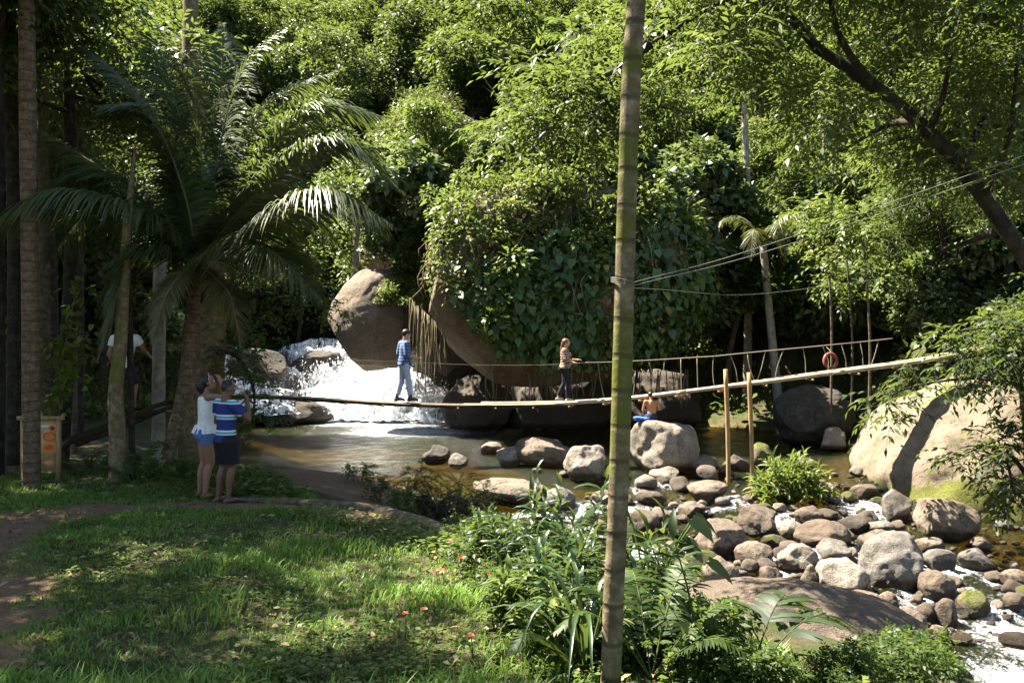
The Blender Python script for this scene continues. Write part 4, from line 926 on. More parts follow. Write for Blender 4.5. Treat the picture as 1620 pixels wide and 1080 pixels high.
# second tree on the right bank behind the leaning one
for (x, y, th, R_, lab, sd_) in [(10.9, 16.0, 3.2, 1.8, 'leafy tree filling the right edge below the leaning trunk', 1), (11.4, 22.4, 3.6, 2.0, 'leafy tree behind the right end of the footbridge', 2), (12.5, 21.5, 5, 2.4, 'leafy tree above the huge pale rock', 3)]:
    shade_tree(x, y, th, R_, lab, 700+sd_, 15, .13, 'leaf_mid', .4, .13)
# bush whose leaves hang before the huge pale rock
rng = np.random.default_rng(95)
bu = grp('overhanging_bush', 'dark leaved bush hanging in front of the huge pale rock', 'bush'); base = P(1680, 760, 16.); base[2] = H1(base[0], base[1])
tm = MB(); cs = []
for pts in ([(1640, 640, 0), (1560, 600, .1), (1450, 610, .2), (1380, 640, .2)], [(1650, 680, 0), (1570, 700, 0), (1500, 730, .1)], [(1660, 600, 0), (1600, 560, .3), (1500, 570, .6)], [(1600, 720, -.2), (1600, 760, -.2), (1610, 800, -.3)], [(1640, 560, 0), (1580, 520, .2), (1480, 530, .4)]):
    c = curve([base+[0, 0, .1]]+[P(x, y, 15+e) for x, y, e in pts], 14); loft(tm, c, np.linspace(.05, .008, 14), n=6); cs += list(c[6::2])
part(bu, 'stem', tm, M['bark_dark'])['kind'] = 'stuff'
cs += [P(x, y, 15+rng.uniform(-.3, .5)) for x, y in [(1580, 600), (1610, 640), (1560, 560), (1610, 590), (1600, 700), (1625, 760), (1600, 560), (1410, 650)]]
leafy(bu, M['leaf_dark'], cs, .36, 15, 4, .4, .2, .32, T4, .45, .3)
set_base(bu, base)
# arching spiky leaves by the right end of the bridge
sp = grp('screw_pine', 'plant with long arching strap leaves at the right end of the bridge', 'plant'); c = P(1610, 565, 15.6)
for i in range(22):
    a = rng.uniform(2.2, 4.2) if i < 16 else rng.uniform(0, 6.28); o = np.array([math.cos(a), math.sin(a)*.8, 0]); l = rng.uniform(1.0, 1.7); u = rng.uniform(.1, .7)
    pts = curve([c, c+o*l*.5+UP*u*l*.5, c+o*l+UP*(u*.2-.1)*l], 8); m_ = MB(); s = nrm(np.cross(o, UP)); ws = [.02, .03, .034, .034, .03, .024, .015, .003]
    V = np.concatenate([np.stack([p-s*w_, p-UP*.008, p+s*w_]) for p, w_ in zip(pts, ws)]); k = np.arange(7)[:, None]*3
    m_.add(V, np.concatenate([k+np.array([[0, 1, 4, 3]]), k+np.array([[1, 2, 5, 4]])]), rng.random()); part(sp, 'strap_leaf', m_, M['leaf_mid'])
bs = c+[.9, 1.2, 0]; bs[2] = H1(bs[0], bs[1]); part(sp, 'stem', trunk([bs-[0, 0, .2], (bs+c)/2+[.05, 0, 0], c], [.07, .06, .05], 12, 8), M['bark'])
set_base(sp, bs)
# small palm with pale trunk on the far right bank
fp = grp('palm_tree', 'small pale trunked palm with hanging fronds behind the two posts', 'palm'); dd = 27.5
b = P(1240, 682, dd); b[2] = H1(b[0], b[1]); c = P(1207, 385, dd)
part(fp, 'trunk', trunk([b-[0, 0, .3], P(1228, 600, dd), P(1218, 500, dd), c], [.2, .15, .13, .12], 24, 9, 2, .06), M['bark_pale'])
for i in range(9):
    a = i*2.4; o = np.array([math.cos(a), math.sin(a), 0]); l = 1.9; u = .5+.4*math.sin(i*1.7)
    part(fp, 'frond', frond([c, c+o*l*.35+UP*u*l*.5, c+o*l*.75+UP*u*.5*l, c+o*l*.95-UP*.35*l], 26, .5, .07, 900+i, .7, .04, .2, .9, .8), M['palm'])
rm = MB()
for i in range(12):
    a = i*.53; o = np.array([math.cos(a), math.sin(a), 0]); loft(rm, curve([b+UP*.35, b+o*.3+UP*.1, b+o*rng.uniform(.5, .9)-UP*.25], 6), np.linspace(.05, .015, 6), n=5)
part(fp, 'root', rm, M['root'])['kind'] = 'stuff'
set_base(fp, b)
for (px, dd, lab, y0, y1) in [(1182, 31, 'tall pale trunk on the sunlit slope, left of the small palm', 300, 130), (1312, 24, 'thin pale pole like trunk holding the orange ring', 590, 330), (1372, 22.5, 'thin pale trunk behind the right part of the bridge', 600, 380), (1345, 25, 'twisted yellowish trunk behind the bridge railing', 590, 400)]:
    b = P(px, y0, dd); b[2] = min(b[2], H1(b[0], b[1])); r_ = grp('slim_tree', lab, 'tree'); e = P(px-6, y1, dd)
    part(r_, 'trunk', trunk([b-[0, 0, .3], (b+e)/2+[.12, 0, 0], e], [.042, .036, .028] if px != 1182 else [.17, .14, .1], 16, 8, px), M['bark'] if px != 1182 else M['bark_pale'])
    leafy(r_, M['leaf_light'], [e+rng.normal(size=3)*.4 for _ in range(5)], .6, 26, 4, .5, .2, .42); set_base(r_, b)
# ------------------------------------------------------------------ lawn, weeds, litter
rng = np.random.default_rng(120)
def lawn_pts(n, x0=-8, x1=2.6, y0=3.2, y1=14.2):
    x = rng.uniform(x0, x1, n); y = y0+(y1-y0)*rng.random(n)**1.35
    ok = (np.abs(x) < .66*y+.4); x, y = x[ok], y[ok]
    dl = sdf(LAWN, x, y); pm = pathd(x, y)+.22*fbm(np.stack([x*2, y*2, 0*x], 1), 131, 2)
    return x, y, dl, pm
gm = MB(); x, y, dl, pm = lawn_pts(330000)
q2 = np.stack([x*.9, y*.9, 0*x], 1); den = .68+.5*fbm(q2, 133, 3)
bald = sst(.1, -.6, fbm(np.stack([x*.55+3, y*.55, 0*x], 1), 135, 2))*.45
ok = (dl < .35) & (rng.random(len(x)) < np.clip(den, .12, 1)*(1-bald)*sst(.12, .5, pm)*(1-.7*sst(.9, .3, np.hypot((x+5.5)/1.2, (y-10)/.9)))); x, y = x[ok], y[ok]; n = len(x)
z = H(x, y); a = rng.uniform(0, 6.28, n); tuft = sst(.1, .7, fbm(np.stack([x*1.4, y*1.4, 0*x], 1), 137, 2))
h = (.028+.035*rng.random(n)+.085*tuft*rng.random(n))*(1+.5*sst(8, 4, y)*tuft); w_ = .0035+.0035*rng.random(n)
s = np.stack([np.cos(a), np.sin(a), 0*a], 1); ld = np.stack([np.cos(a+1.57), np.sin(a+1.57), 0*a], 1)*(h*rng.uniform(.2, 1., n))[:, None]; b = np.stack([x, y, z-.01], 1)
V = np.stack([b-s*w_[:, None], b+s*w_[:, None], b+ld*.35+UP*(h*.6)[:, None]-s*(w_*.8)[:, None], b+ld*.35+UP*(h*.6)[:, None]+s*(w_*.8)[:, None], b+ld+UP*(h*.85)[:, None]], 1)
o = (np.arange(n)*5)[:, None]; gm.add(V.reshape(-1, 3), [o+np.array([[0, 1, 3, 2]]), o+np.array([[2, 3, 4]])], np.repeat(np.clip(.4+.22*rng.normal(size=n)+.15*tuft, 0, 1), 5))
tag(gm.build('grass', M['grass']), 'patchy green grass of the near bank', 'grass', kind='stuff')
wm = MB(); x, y, dl, pm = lawn_pts(60000); wd = fbm(np.stack([x*.8, y*.8, 0*x+5], 1), 141, 3)
edge = sst(-1.3, -.1, dl)                                  # weeds thicken towards the edge of the bank
ok = (dl < .25) & (rng.random(len(x)) < np.clip(.05+.7*wd+.6*edge, .02, 1)*sst(.35, .8, pm)); x, y = x[ok], y[ok]; e = edge[ok]; n = len(x); z = H(x, y)
for j in range(4):
    a = rng.uniform(0, 6.28, n); dd = np.stack([np.cos(a), np.sin(a), .15+0*a], 1); l = (.025+.03*rng.random(n))*(1+.9*e)
    leaves(wm, np.stack([x, y, z+.02+(.05+.12*e)*rng.random(n)], 1)+dd*.012, dd, UP+rng.normal(size=(n, 3))*.35, l, l*.6, T4, np.clip(.5+.2*rng.normal(size=n), 0, 1))
tag(wm.build('weeds', M['leaf_light']), 'small leaved weeds creeping over the near bank', 'weeds', kind='stuff')
lm = MB(); x, y, dl, pm = lawn_pts(3000, -9, 2.6, 3, 16); ok = dl < .2; x, y = x[ok], y[ok]; n = len(x)
leaves(lm, np.stack([x, y, H(x, y)+.012+.02*rng.random(n)], 1), rdir(n)*[1, 1, .25], UP+rng.normal(size=(n, 3))*.35, .05+.06*rng.random(n), .025+.02*rng.random(n), T8, rng.random(n))
m, t, b = mat('leaf_litter', .8, .2); t.links.new(ramp(t, attr(t), [(0, (.05, .03, .015)), (.5, (.16, .1, .05)), (.85, (.22, .15, .08)), (1, (.27, .21, .09))]), b.inputs['Base Color']); M['litter'] = m
tag(lm.build('fallen_leaves', m), 'brown fallen leaves scattered on lawn and dirt path', 'leaves', kind='stuff')
sm = MB()
x, y, dl, pm = lawn_pts(700, -9, 1.5, 3, 18); n = len(x); zz = H(x, y)
for i in range(0, n):
    if pm[i] < .7 or y[i] > 12:
        v, f = ico(1); r = rng.uniform(.006, .03); sm.add(v*r*np.array([1, .8, .6])+[x[i], y[i], zz[i]+r*.2], f)
tag(sm.build('pebbles', M['rock_tan']), 'pebbles lying on the dirt path', 'pebbles', kind='stuff')
tw_ = MB(); x, y, dl, pm = lawn_pts(160, -8, 1.5, 3.2, 13)
for i in range(len(x)):
    if dl[i] > 0: continue
    a = rng.uniform(0, 6.28); l = rng.uniform(.06, .3); o = np.array([math.cos(a), math.sin(a), 0])*l; b = np.array([x[i], y[i], H1(x[i], y[i])+.012])
    loft(tw_, curve([b-o/2, b+rng.normal(size=3)*.015*[1, 1, .5], b+o/2], 6), rng.uniform(.002, .006), n=4)
tag(tw_.build('fallen_twigs', M['twig']), 'dry twigs lying on the lawn and path', 'twigs', kind='stuff')
# exposed root / stone kerb running along the edge of the lawn
kb = MB(); kp = []
for px, py in [(375, 793), (450, 797), (540, 803), (610, 815), (680, 836), (740, 862), (790, 892)]:
    p = gnd(px, py, 5); kp.append([p[0], p[1], p[2]+.02])
c = curve(kp, 60); loft(kb, c, np.interp(np.linspace(0, 1, 60), [0, .1, .5, 1], [.02, .05, .08, .06])*(1+.25*fbm(c*2.5, 8, 2)), .09, side=(0, 0, 1), n=10)
tag(kb.build('exposed_root', M['bark']), 'long exposed root bordering the lawn before the dirt shore', 'root')

# ------------------------------------------------------------------ plants of the near bank
def ginger(seed, h=1.0, nst=4, L=.27, W=.055, m='leaf_ginger'):
    """clump of upright stems with two rows of long drooping leaves"""
    global rng
    rng = np.random.default_rng(seed); root = empty('broadleaf_plant'); sm_ = MB(); lv = MB()
    for s_ in range(nst):
        a = rng.uniform(0, 6.28); o = np.array([math.cos(a), math.sin(a), 0]); hh = h*rng.uniform(.65, 1.1)
        c = curve([o*.04-UP*.1, o*.08+UP*hh*.5, o*rng.uniform(.12, .3)+UP*hh], 12); loft(sm_, c, np.linspace(.009, .004, 12), n=5)
        b = rng.uniform(0, 6.28); k = np.arange(3, 12); k = np.repeat(k, 2)[:-1]; n = len(k); sg = np.where(np.arange(n) % 2, 1, -1)
        ang = b+.25*rng.normal(size=n)+np.arange(n)*.12; dd = np.stack([np.cos(ang)*sg, np.sin(ang)*sg, .35+.25*rng.random(n)], 1); dd[-1] = [.2, .1, 1]
        l = L*rng.uniform(.7, 1.15, n); leaves(lv, c[k]+rng.normal(size=(n, 3))*.01, dd, UP+.15*rng.normal(size=(n, 3)), l, W*rng.uniform(.8, 1.2, n), TL, np.clip(.5+.2*rng.normal(size=n), 0, 1), curl=1.)
    child(sm_.build('stem', M['grass']), root)['kind'] = 'stuff'; child(lv.build('foliage', M[m]), root); return root
TL = (np.array([[0, 0, 0], [.25, -.42, .09], [.55, -.5, .05], [.82, -.28, -.12], [1, 0, -.33], [.82, .28, -.12], [.55, .5, .05], [.25, .42, .09], [.25, 0, .05], [.55, 0, 0], [.82, 0, -.16]]),
      [np.array([[0, 1, 8], [0, 8, 7], [3, 4, 10], [10, 4, 5]]), np.array([[1, 2, 9, 8], [8, 9, 6, 7], [2, 3, 10, 9], [9, 10, 5, 6]])])
GP = [ginger(601, 1.05, 4), ginger(602, .8, 5, .24), ginger(603, 1.2, 3, .3, .07), ginger(604, .6, 6, .2, .05, 'leaf_light')]
gr = np.random.default_rng(44)
spots = [(775, 905, 0), (800, 925, 0), (830, 930, 2), (850, 955, 0), (885, 930, 1), (905, 960, 0), (930, 940, 2), (860, 990, 1), (915, 1000, 1), (890, 1030, 1),
         (1010, 960, 0), (1045, 975, 1), (1035, 1020, 1), (790, 1000, 3), (935, 1060, 1), (1000, 1060, 1), (840, 1050, 3), (980, 930, 0), (870, 900, 0), (845, 900, 2)]
for i, (px, py, k) in enumerate(spots):
    p = gnd(px, py, 3.2); sc = gr.uniform(.5, .72)*(1 if p[1] > 5 else .75)
    w1 = 'left of' if px < 960 else 'right of'; w0 = ['tall glossy leaved plant', 'low bushy glossy leaved plant', 'tallest broad glossy leaved plant', 'short light green leafy plant'][k]
    put(GP[k], f'{w0} at the bank edge {w1} the slender trunk', 'plant', f'{w0}s {w1} the slender trunk', tuple(p), gr.uniform(0, 6), sc)
# low filler shrubs between them
fs = []
for s_ in range(2):
    rng = np.random.default_rng(640+s_); root = empty('leafy_shrub'); cm_ = MB(); tm_ = MB()
    for j in range(9):
        a = rng.uniform(0, 6.28); o = np.array([math.cos(a), math.sin(a), 0]); e = o*rng.uniform(.1, .32)+UP*rng.uniform(.12, .42)
        loft(tm_, curve([-UP*.05, e*.5+UP*.05, e], 5), .005, n=4); sprays(cm_, np.repeat(e[None], 9, 0), rdir(9, .3), 4, .2, .075, .5, T4, .3, .5, .15)
    child(tm_.build('stem', M['twig']), root)['kind'] = 'stuff'; child(cm_.build('foliage', M['leaf_mid']), root); fs.append(root)
for i in range(48):
    t_ = gr.random(); px = np.interp(t_, [0, .3, .6, 1], [745, 790, 880, 1100])+gr.normal()*28; py = np.interp(t_, [0, .3, .6, 1], [865, 920, 985, 1050])+gr.normal()*22
    p = gnd(px, min(py, 1095), 3)
    put(fs[i % 2], 'small leafy shrub among the taller plants along the bank edge', 'shrub', 'small shrubs along the bank edge', tuple(p), gr.uniform(0, 6), gr.uniform(.4, .85))
# plants on the dirt shore and the lower bank, dark against the water
rng = np.random.default_rng(150)
fe = grp('feathery_shrub', 'dark feathery shrub on the dirt shore in front of the pool', 'shrub'); b = P(712, 812, 12.6); b[2] = H1(b[0], b[1])
tm = MB(); cs = []
for i in range(16):
    e = b+np.array([rng.uniform(-.65, .6), rng.uniform(-.4, .4), rng.uniform(.35, 1.05)]); c = curve([b+rng.normal(size=3)*[.2, .1, 0], (b+e)/2+[0, 0, .1], e], 8); loft(tm, c, np.linspace(.012, .004, 8), n=5); cs += [c[4], c[6], c[7]]
part(fe, 'stem', tm, M['bark_dark'])['kind'] = 'stuff'; leafy(fe, M['leaf_dark'], cs, .16, 12, 7, .24, .06, .3, T4, .3, .5)
set_base(fe, b)
for i, (px, py, d) in enumerate([(600, 790, 13), (640, 805, 12.6), (665, 775, 13.5), (570, 765, 14.8), (640, 825, 11.4)]):
    p = P(px, py, d); p[2] = H1(p[0], p[1])
    put(fs[i % 2], 'dark little shrub on the dirt shore of the pool', 'shrub', 'shrubs on the dirt shore', tuple(p), i, .75)
for i, (px, py) in enumerate([(215, 742), (245, 752), (290, 760), (140, 745), (110, 752), (270, 768), (330, 752), (165, 750), (230, 765), (95, 742)]):
    put(GP[3] if i % 2 else fs[0], 'small sunlit weed clump between the trunks at the left', 'weed', 'weeds between the left trunks', tuple(gnd(px, py, 6)), i*1.3, .5)
for i, (px, py) in enumerate([(1425, 1045), (1455, 1052), (1480, 1064), (1415, 1066), (1440, 1072), (1400, 1080)]):
    put(fs[i % 2], 'small green shrub growing at the foot of the reddish boulder on the near bank', 'shrub', 'shrubs below the reddish boulder', tuple(gnd(px, py, 5)), i*1.7, .5)
for i in range(26):
    px = gr.choice([gr.uniform(1080, 1360), gr.uniform(1370, 1510)]); py = gr.uniform(1078, 1110) if px < 1365 else gr.uniform(1045, 1095)
    put(fs[i % 2], 'little leafy weed on the near bank below the flat bedrock', 'weed', 'weeds below the flat bedrock', tuple(gnd(px, py, 3.2)), i*1.1, gr.uniform(.25, .5))
# bright bush in the rapids
rng = np.random.default_rng(160)
bb = grp('grassy_bush', 'bright green bush of narrow leaves standing among the river boulders', 'bush'); b = wat(1262, 808); b = np.array([b[0], b[1]+.6, float(zw(b[1]))]); tm = MB(); lv = MB()
for i in range(150):
    u = nrm(np.array([rng.normal(), rng.normal()*.8-.1, abs(rng.normal())*.8+.15])); e = b+u*np.array([.92, .75, 1.0])*rng.uniform(.5, 1.05)+[0, 0, .1]
    c = curve([b+u*[.1, .1, 0], b+(e-b)*.55+UP*.12, e], 7); loft(tm, c, .005, n=4)
    k = np.repeat(np.arange(3, 7), 3); n = len(k); dd = u*.6+rng.normal(size=(n, 3))*.55+[0, 0, -.15]; l = rng.uniform(.14, .26, n)
    leaves(lv, c[k], dd, UP+rng.normal(size=(n, 3))*.3, l, l*.2, T8, np.clip(.6+.2*rng.normal(size=n), 0, 1))
part(bb, 'stem', tm, M['grass'])['kind'] = 'stuff'; part(bb, 'foliage', lv, M['leaf_light']); set_base(bb, b)
# ferns, dark seedling, strap grass, big arum leaves by the slender trunk
def fern(px, py, tips, label, d0=3, leaf=.12, m='leaf_mid', wid=.022, h=.55, cat='fern', name='fern', n=26):
    b = gnd(px, py, d0); root = grp(name, label, cat)
    for i, (a, l, u) in enumerate(tips):
        o = np.array([math.cos(a), math.sin(a), 0]); part(root, 'frond', frond([b, b+o*l*.4+UP*u*.7, b+o*l*.8+UP*u, b+o*l*1.15+UP*u*.75], n, leaf, wid, 3000+i+int(px), .25, .006, .05, 1.1, .5), M[m])
    set_base(root, b)
fern(1030, 1075, [(.2, .6, .4), (.9, .55, .55), (1.7, .5, .5), (2.6, .5, .45), (3.4, .5, .4), (-.6, .5, .3)], 'big fern just right of the foot of the slender mossy trunk')
fern(905, 1075, [(.2, .35, .3), (1.4, .4, .35), (2.5, .4, .35), (3.8, .4, .3)], 'small fern left of the foot of the slender mossy trunk')
fern(215, 768, [(.3, .7, .35), (1.2, .6, .6), (2.4, .7, .5), (3.3, .6, .3)], 'pale fern like seedling between the short crooked trunk and the palm', 6, .16)
fern(1185, 1085, [(.25, .55, .35), (.8, .5, .4), (2.4, .5, .3)], 'dark palm seedling at the bottom edge below the flat bedrock', 3, .24, 'leaf_dark', .035, .4, 'palm', 'palm_seedling', 9)
dk = [ginger(660, .75, 1, .2, .045, 'leaf_dark'), ginger(661, .95, 2, .3, .06, 'leaf_dark')]
put(dk[0], 'single dark stemmed plant silhouetted against the flat bedrock', 'plant', None, tuple(gnd(1112, 1075, 3)), 1., 1.)
put(dk[1], 'dark leafy seedling bending over the water right of the slender trunk', 'plant', None, tuple(gnd(1065, 1010, 3)), 2.2, .8)
rng = np.random.default_rng(170)
ar = grp('arum_plant', 'plant with a few big dark arrow leaves right of the slender trunk', 'plant'); b = gnd(1030, 985, 4); tm = MB()
lf = MB()
for i in range(8):
    a = rng.uniform(-1, 3.6); o = np.array([math.cos(a), math.sin(a), 0]); e = b+o*rng.uniform(.15, .4)+UP*rng.uniform(.4, .8); loft(tm, curve([b, (b+e)/2+UP*.1, e], 7), .008, n=5)
    leaves(lf, e[None], (o+[0, -.3, -.7])[None], (UP+o*.5-np.array([0, .4, 0]))[None], np.array([.21]), np.array([.15]), THEART, np.array([rng.random()*.5]))
part(ar, 'stem', tm, M['grass'])['kind'] = 'stuff'; part(ar, 'foliage', lf, M['leaf_dark']); set_base(ar, b)
sg_ = grp('strap_grass', 'clump of long arching grass blades at the foot of the slender trunk', 'grass clump'); b = gnd(925, 1070, 3); lf = MB()
for i in range(16):
    a = rng.uniform(0, 6.28); o = np.array([math.cos(a), math.sin(a), 0]); l = rng.uniform(.35, .75); u = rng.uniform(.3, .6)
    pts = curve([b, b+o*l*.3+UP*u*.9, b+o*l*.75+UP*u, b+o*l*1.1+UP*u*.55], 9); s = nrm(np.cross(o, UP)); ws = np.array([.008, .012, .014, .014, .013, .011, .009, .006, .001])
    V = np.concatenate([np.stack([p-s*w0, p-UP*.005, p+s*w0]) for p, w0 in zip(pts, ws)]); k = np.arange(8)[:, None]*3
    lf.add(V, np.concatenate([k+np.array([[0, 1, 4, 3]]), k+np.array([[1, 2, 5, 4]])]), .4+.4*rng.random())
part(sg_, 'blade', lf, M['leaf_ginger'])['kind'] = 'stuff'; set_base(sg_, b)
# lime green climber catching the sun in the dark wood
cl = grp('climbing_plant', 'lime green sunlit climber on a thin stem above the food sign', 'climber'); d = 15.; b = P(92, 730, d); b[2] = H1(b[0], b[1]); tm = MB(); lf = MB()
for pts in ([(92, 730), (95, 640), (100, 570), (112, 500), (125, 440)], [(92, 730), (85, 650), (90, 600), (84, 540)], [(95, 640), (112, 600), (122, 560), (128, 520)]):
    c = curve([P(x, y, d) for x, y in pts], 26); loft(tm, c, .012, n=5)
    for p in c[7:]:
        n = 4; leaves(lf, p+rng.normal(size=(n, 3))*[.13, .08, .06], rng.normal(size=(n, 3))*[1, .5, .2]-UP*.35, UP+rng.normal(size=(n, 3))*.3-np.array([0, .5, 0]), rng.uniform(.12, .2, n), rng.uniform(.09, .13, n), THEART, rng.random(n))
part(cl, 'stem', tm, M['twig'])['kind'] = 'stuff'; part(cl, 'foliage', lf, M['leaf_lime']); set_base(cl, b)
# red flowers dotted in the weeds
fp_ = empty('flower'); rng = np.random.default_rng(180); tm = MB(); loft(tm, curve([[0, 0, -.02], [.01, 0, .08], [0, .01, .16]], 6), .003, n=4); a = np.arange(4)*1.57
lf = MB(); leaves(lf, np.array([[0, 0, .05], [.005, 0, .08], [0, .01, .11], [0, 0, .12]]), np.stack([np.cos(a), np.sin(a), .3+0*a], 1), np.tile(UP, (4, 1)), .06, .03, T8)
pm_ = MB(); a = np.arange(5)*1.257; leaves(pm_, np.tile([0, .01, .165], (5, 1)), np.stack([np.cos(a), np.sin(a)-.35, .45+0*a], 1), np.stack([0*a, -.5+0*a, 1+0*a], 1), .022, .022, T8)
m, t, b_ = mat('petal_red', .5); b_.inputs['Base Color'].default_value = (.6, .03, .015, 1)
child(tm.build('stem', M['grass']), fp_); child(lf.build('foliage', M['leaf_mid']), fp_)['kind'] = 'stuff'; child(pm_.build('petals', m), fp_)
for px, py in [(671, 1008), (745, 1060), (700, 940), (712, 890), (778, 920), (808, 928), (850, 1040), (825, 1066), (730, 925), (690, 935), (775, 946), (640, 1020), (882, 1000)]:
    put(fp_, 'tiny red flower in the weeds at the right edge of the lawn', 'flower', 'red flowers in the weeds', tuple(gnd(px, py, 3)), gr.uniform(-.5, .5), gr.uniform(.8, 1.3))
# ------------------------------------------------------------------ footbridge
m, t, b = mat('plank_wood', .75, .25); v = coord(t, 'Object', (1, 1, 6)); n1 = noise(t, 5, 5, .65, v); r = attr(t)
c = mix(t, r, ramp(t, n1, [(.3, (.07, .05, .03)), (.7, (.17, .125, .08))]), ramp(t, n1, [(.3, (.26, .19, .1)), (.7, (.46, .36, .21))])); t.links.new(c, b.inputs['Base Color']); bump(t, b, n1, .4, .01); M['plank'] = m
m, t, b = mat('bamboo', .45, .4); n1 = noise(t, 4, 4, .6, coord(t)); t.links.new(ramp(t, n1, [(.3, (.24, .19, .115)), (.6, (.4, .335, .22)), (.8, (.48, .42, .3))]), b.inputs['Base Color']); bump(t, b, n1, .2, .01); M['bamboo'] = m
m, t, b = mat('post_wood', .8, .2); n1 = noise(t, 6, 5, .65, coord(t, 'Object', (4, 4, .6))); t.links.new(ramp(t, n1, [(.3, (.2, .12, .05)), (.7, (.4, .26, .12))]), b.inputs['Base Color']); bump(t, b, n1, .4, .01); M['post'] = m
m, t, b = mat('rope', .9, .1); t.links.new(ramp(t, noise(t, 60, 2, .5, coord(t)), [(.3, (.11, .095, .07)), (.7, (.24, .21, .16))]), b.inputs['Base Color']); M['rope'] = m
BP = [(95, 702, 13.6), (185, 668, 14.8), (275, 634, 16.2), (380, 623, 17.8), (500, 629, 19.2), (630, 636, 20.3), (760, 639, 20.9), (890, 637, 21), (1000, 629, 20.3), (1150, 611, 19), (1300, 591, 18.6), (1450, 571, 18.5), (1565, 549, 18.5)]
bpts = curve([P(*q) for q in BP], 240); bt = nrm(np.gradient(bpts, axis=0)); bs = nrm(np.cross(bt, UP))       # bs: towards the camera side or away
bs *= np.sign(-bs[:, 1:2]+1e-9)                      # now towards the camera
br = grp('footbridge', 'long narrow sagging plank and bamboo footbridge hanging across the pool', 'footbridge'); rng = np.random.default_rng(210)
acc = np.concatenate([[0], np.cumsum(np.linalg.norm(np.diff(bpts, axis=0), axis=1))]); TOT = acc[-1]
def bat(s):
    s = np.clip(s, 0, TOT); return np.array([np.interp(s, acc, bpts[:, k]) for k in range(3)]), np.array([np.interp(s, acc, bs[:, k]) for k in range(3)])
def strip(s0, s1, off, half_w, half_h, dz, tint, name, m_):
    ss = np.linspace(s0, s1, max(3, int((s1-s0)/.3)+1)); L = []
    for q in ss: p, sd_ = bat(q); L.append(p+sd_*off+UP*dz)
    mbx = MB(); loft(mbx, L, half_w*1.3, half_h*1.3, side=(0, -1, 0), n=4 if half_w > .07 else 10, tint=tint); part(br, name, mbx, m_).data.polygons.foreach_set('use_smooth', [half_w <= .07]*len(br.children[-1].data.polygons) if 0 else [half_w <= .07]*len(KIDS[br.name][-1].data.polygons))
s = 0.; i = 0
while s < TOT-.1:
    l = rng.uniform(1.5, 2.4); e = min(s+l, TOT); x = bat(s)[0][0]
    lit = .02 if x < 1.5 else .85  # backlight put into the wood colour: boards darker on the left half
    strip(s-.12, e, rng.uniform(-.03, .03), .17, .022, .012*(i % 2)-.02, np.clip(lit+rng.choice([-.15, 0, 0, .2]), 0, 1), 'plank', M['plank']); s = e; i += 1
for off in (-.2, .2):
    s = rng.uniform(0, .5)
    while s < TOT-.4:
        e = min(s+rng.uniform(3.2, 4.6), TOT); x = bat((s+e)/2)[0][0]
        strip(max(0, s-.25), e, off, .036 if x > 1 else .03, .036 if x > 1 else .03, .0 if x > 1 else -.05, 0, 'bamboo_pole', M['bamboo'] if x > 1.2 else M['bark_dark']); s = e  # left poles also coloured dark to stand in for backlight
for s in np.arange(.4, TOT, .95):
    p, sd_ = bat(s); mbx = MB(); loft(mbx, [p-sd_*.32-UP*.085, p+sd_*.32-UP*.085], .025, n=6); part(br, 'crossbar', mbx, M['post'])
def rail(side, s0, s1, h0, sus, r=.012):
    hr = lambda q: np.interp(q, [s0, s0+.45*(s1-s0), s1], [h0, .7 if len(sus) else h0, .56 if len(sus) else .97]); ss = np.linspace(s0, s1, 60); L = []
    for q in ss: p, sd_ = bat(q); L.append(p+sd_*side*.3+UP*(hr(q)+.02*math.sin(q*.9)))
    mbx = MB(); loft(mbx, L, r, n=6); part(br, 'handrail_rope', mbx, M['rope'])
    for q in sus:
        p, sd_ = bat(q); e = q+rng.choice([-.22, .05, .1, .2]); p2, sd2 = bat(e); mbx = MB()
        a = p+sd_*side*.3+UP*(hr(q)+.02*math.sin(q*.9)); z_ = p2+sd2*side*.24-UP*.05
        loft(mbx, curve([a, (a+z_)/2+rng.normal(size=3)*.03, z_], 5), .009, n=4); part(br, 'suspender_rope', mbx, M['rope'])
smid = acc[int(np.argmin(np.abs(bpts[:, 0]-1.75)))]
send = acc[int(np.argmin(np.abs(810+FX*bpts[:, 0]/bpts[:, 1]-1418)))]
rail(-1, acc[40], smid, .93, [], .005)
rail(-1, smid, send, .97, [q for q in np.arange(smid+.3, send, .42)])
for px, pt, pb in [((1150), 584, 802), (1187, 589, 800)]:
    k = int(np.argmin(np.abs(810+FX*bpts[:, 0]/bpts[:, 1]-px))); d = bpts[k, 1]+(-.36 if px == 1150 else -.3)
    a = P(px+3, pb, d); a[2] -= .3; e = P(px-2, pt, d); mbx = MB(); loft(mbx, curve([a, (a+e)/2+[.02, 0, 0], e], 12), .05*np.ones(12), n=10); part(br, 'support_post', mbx, M['post'])
set_base(br, P(760, 640, 20.9))
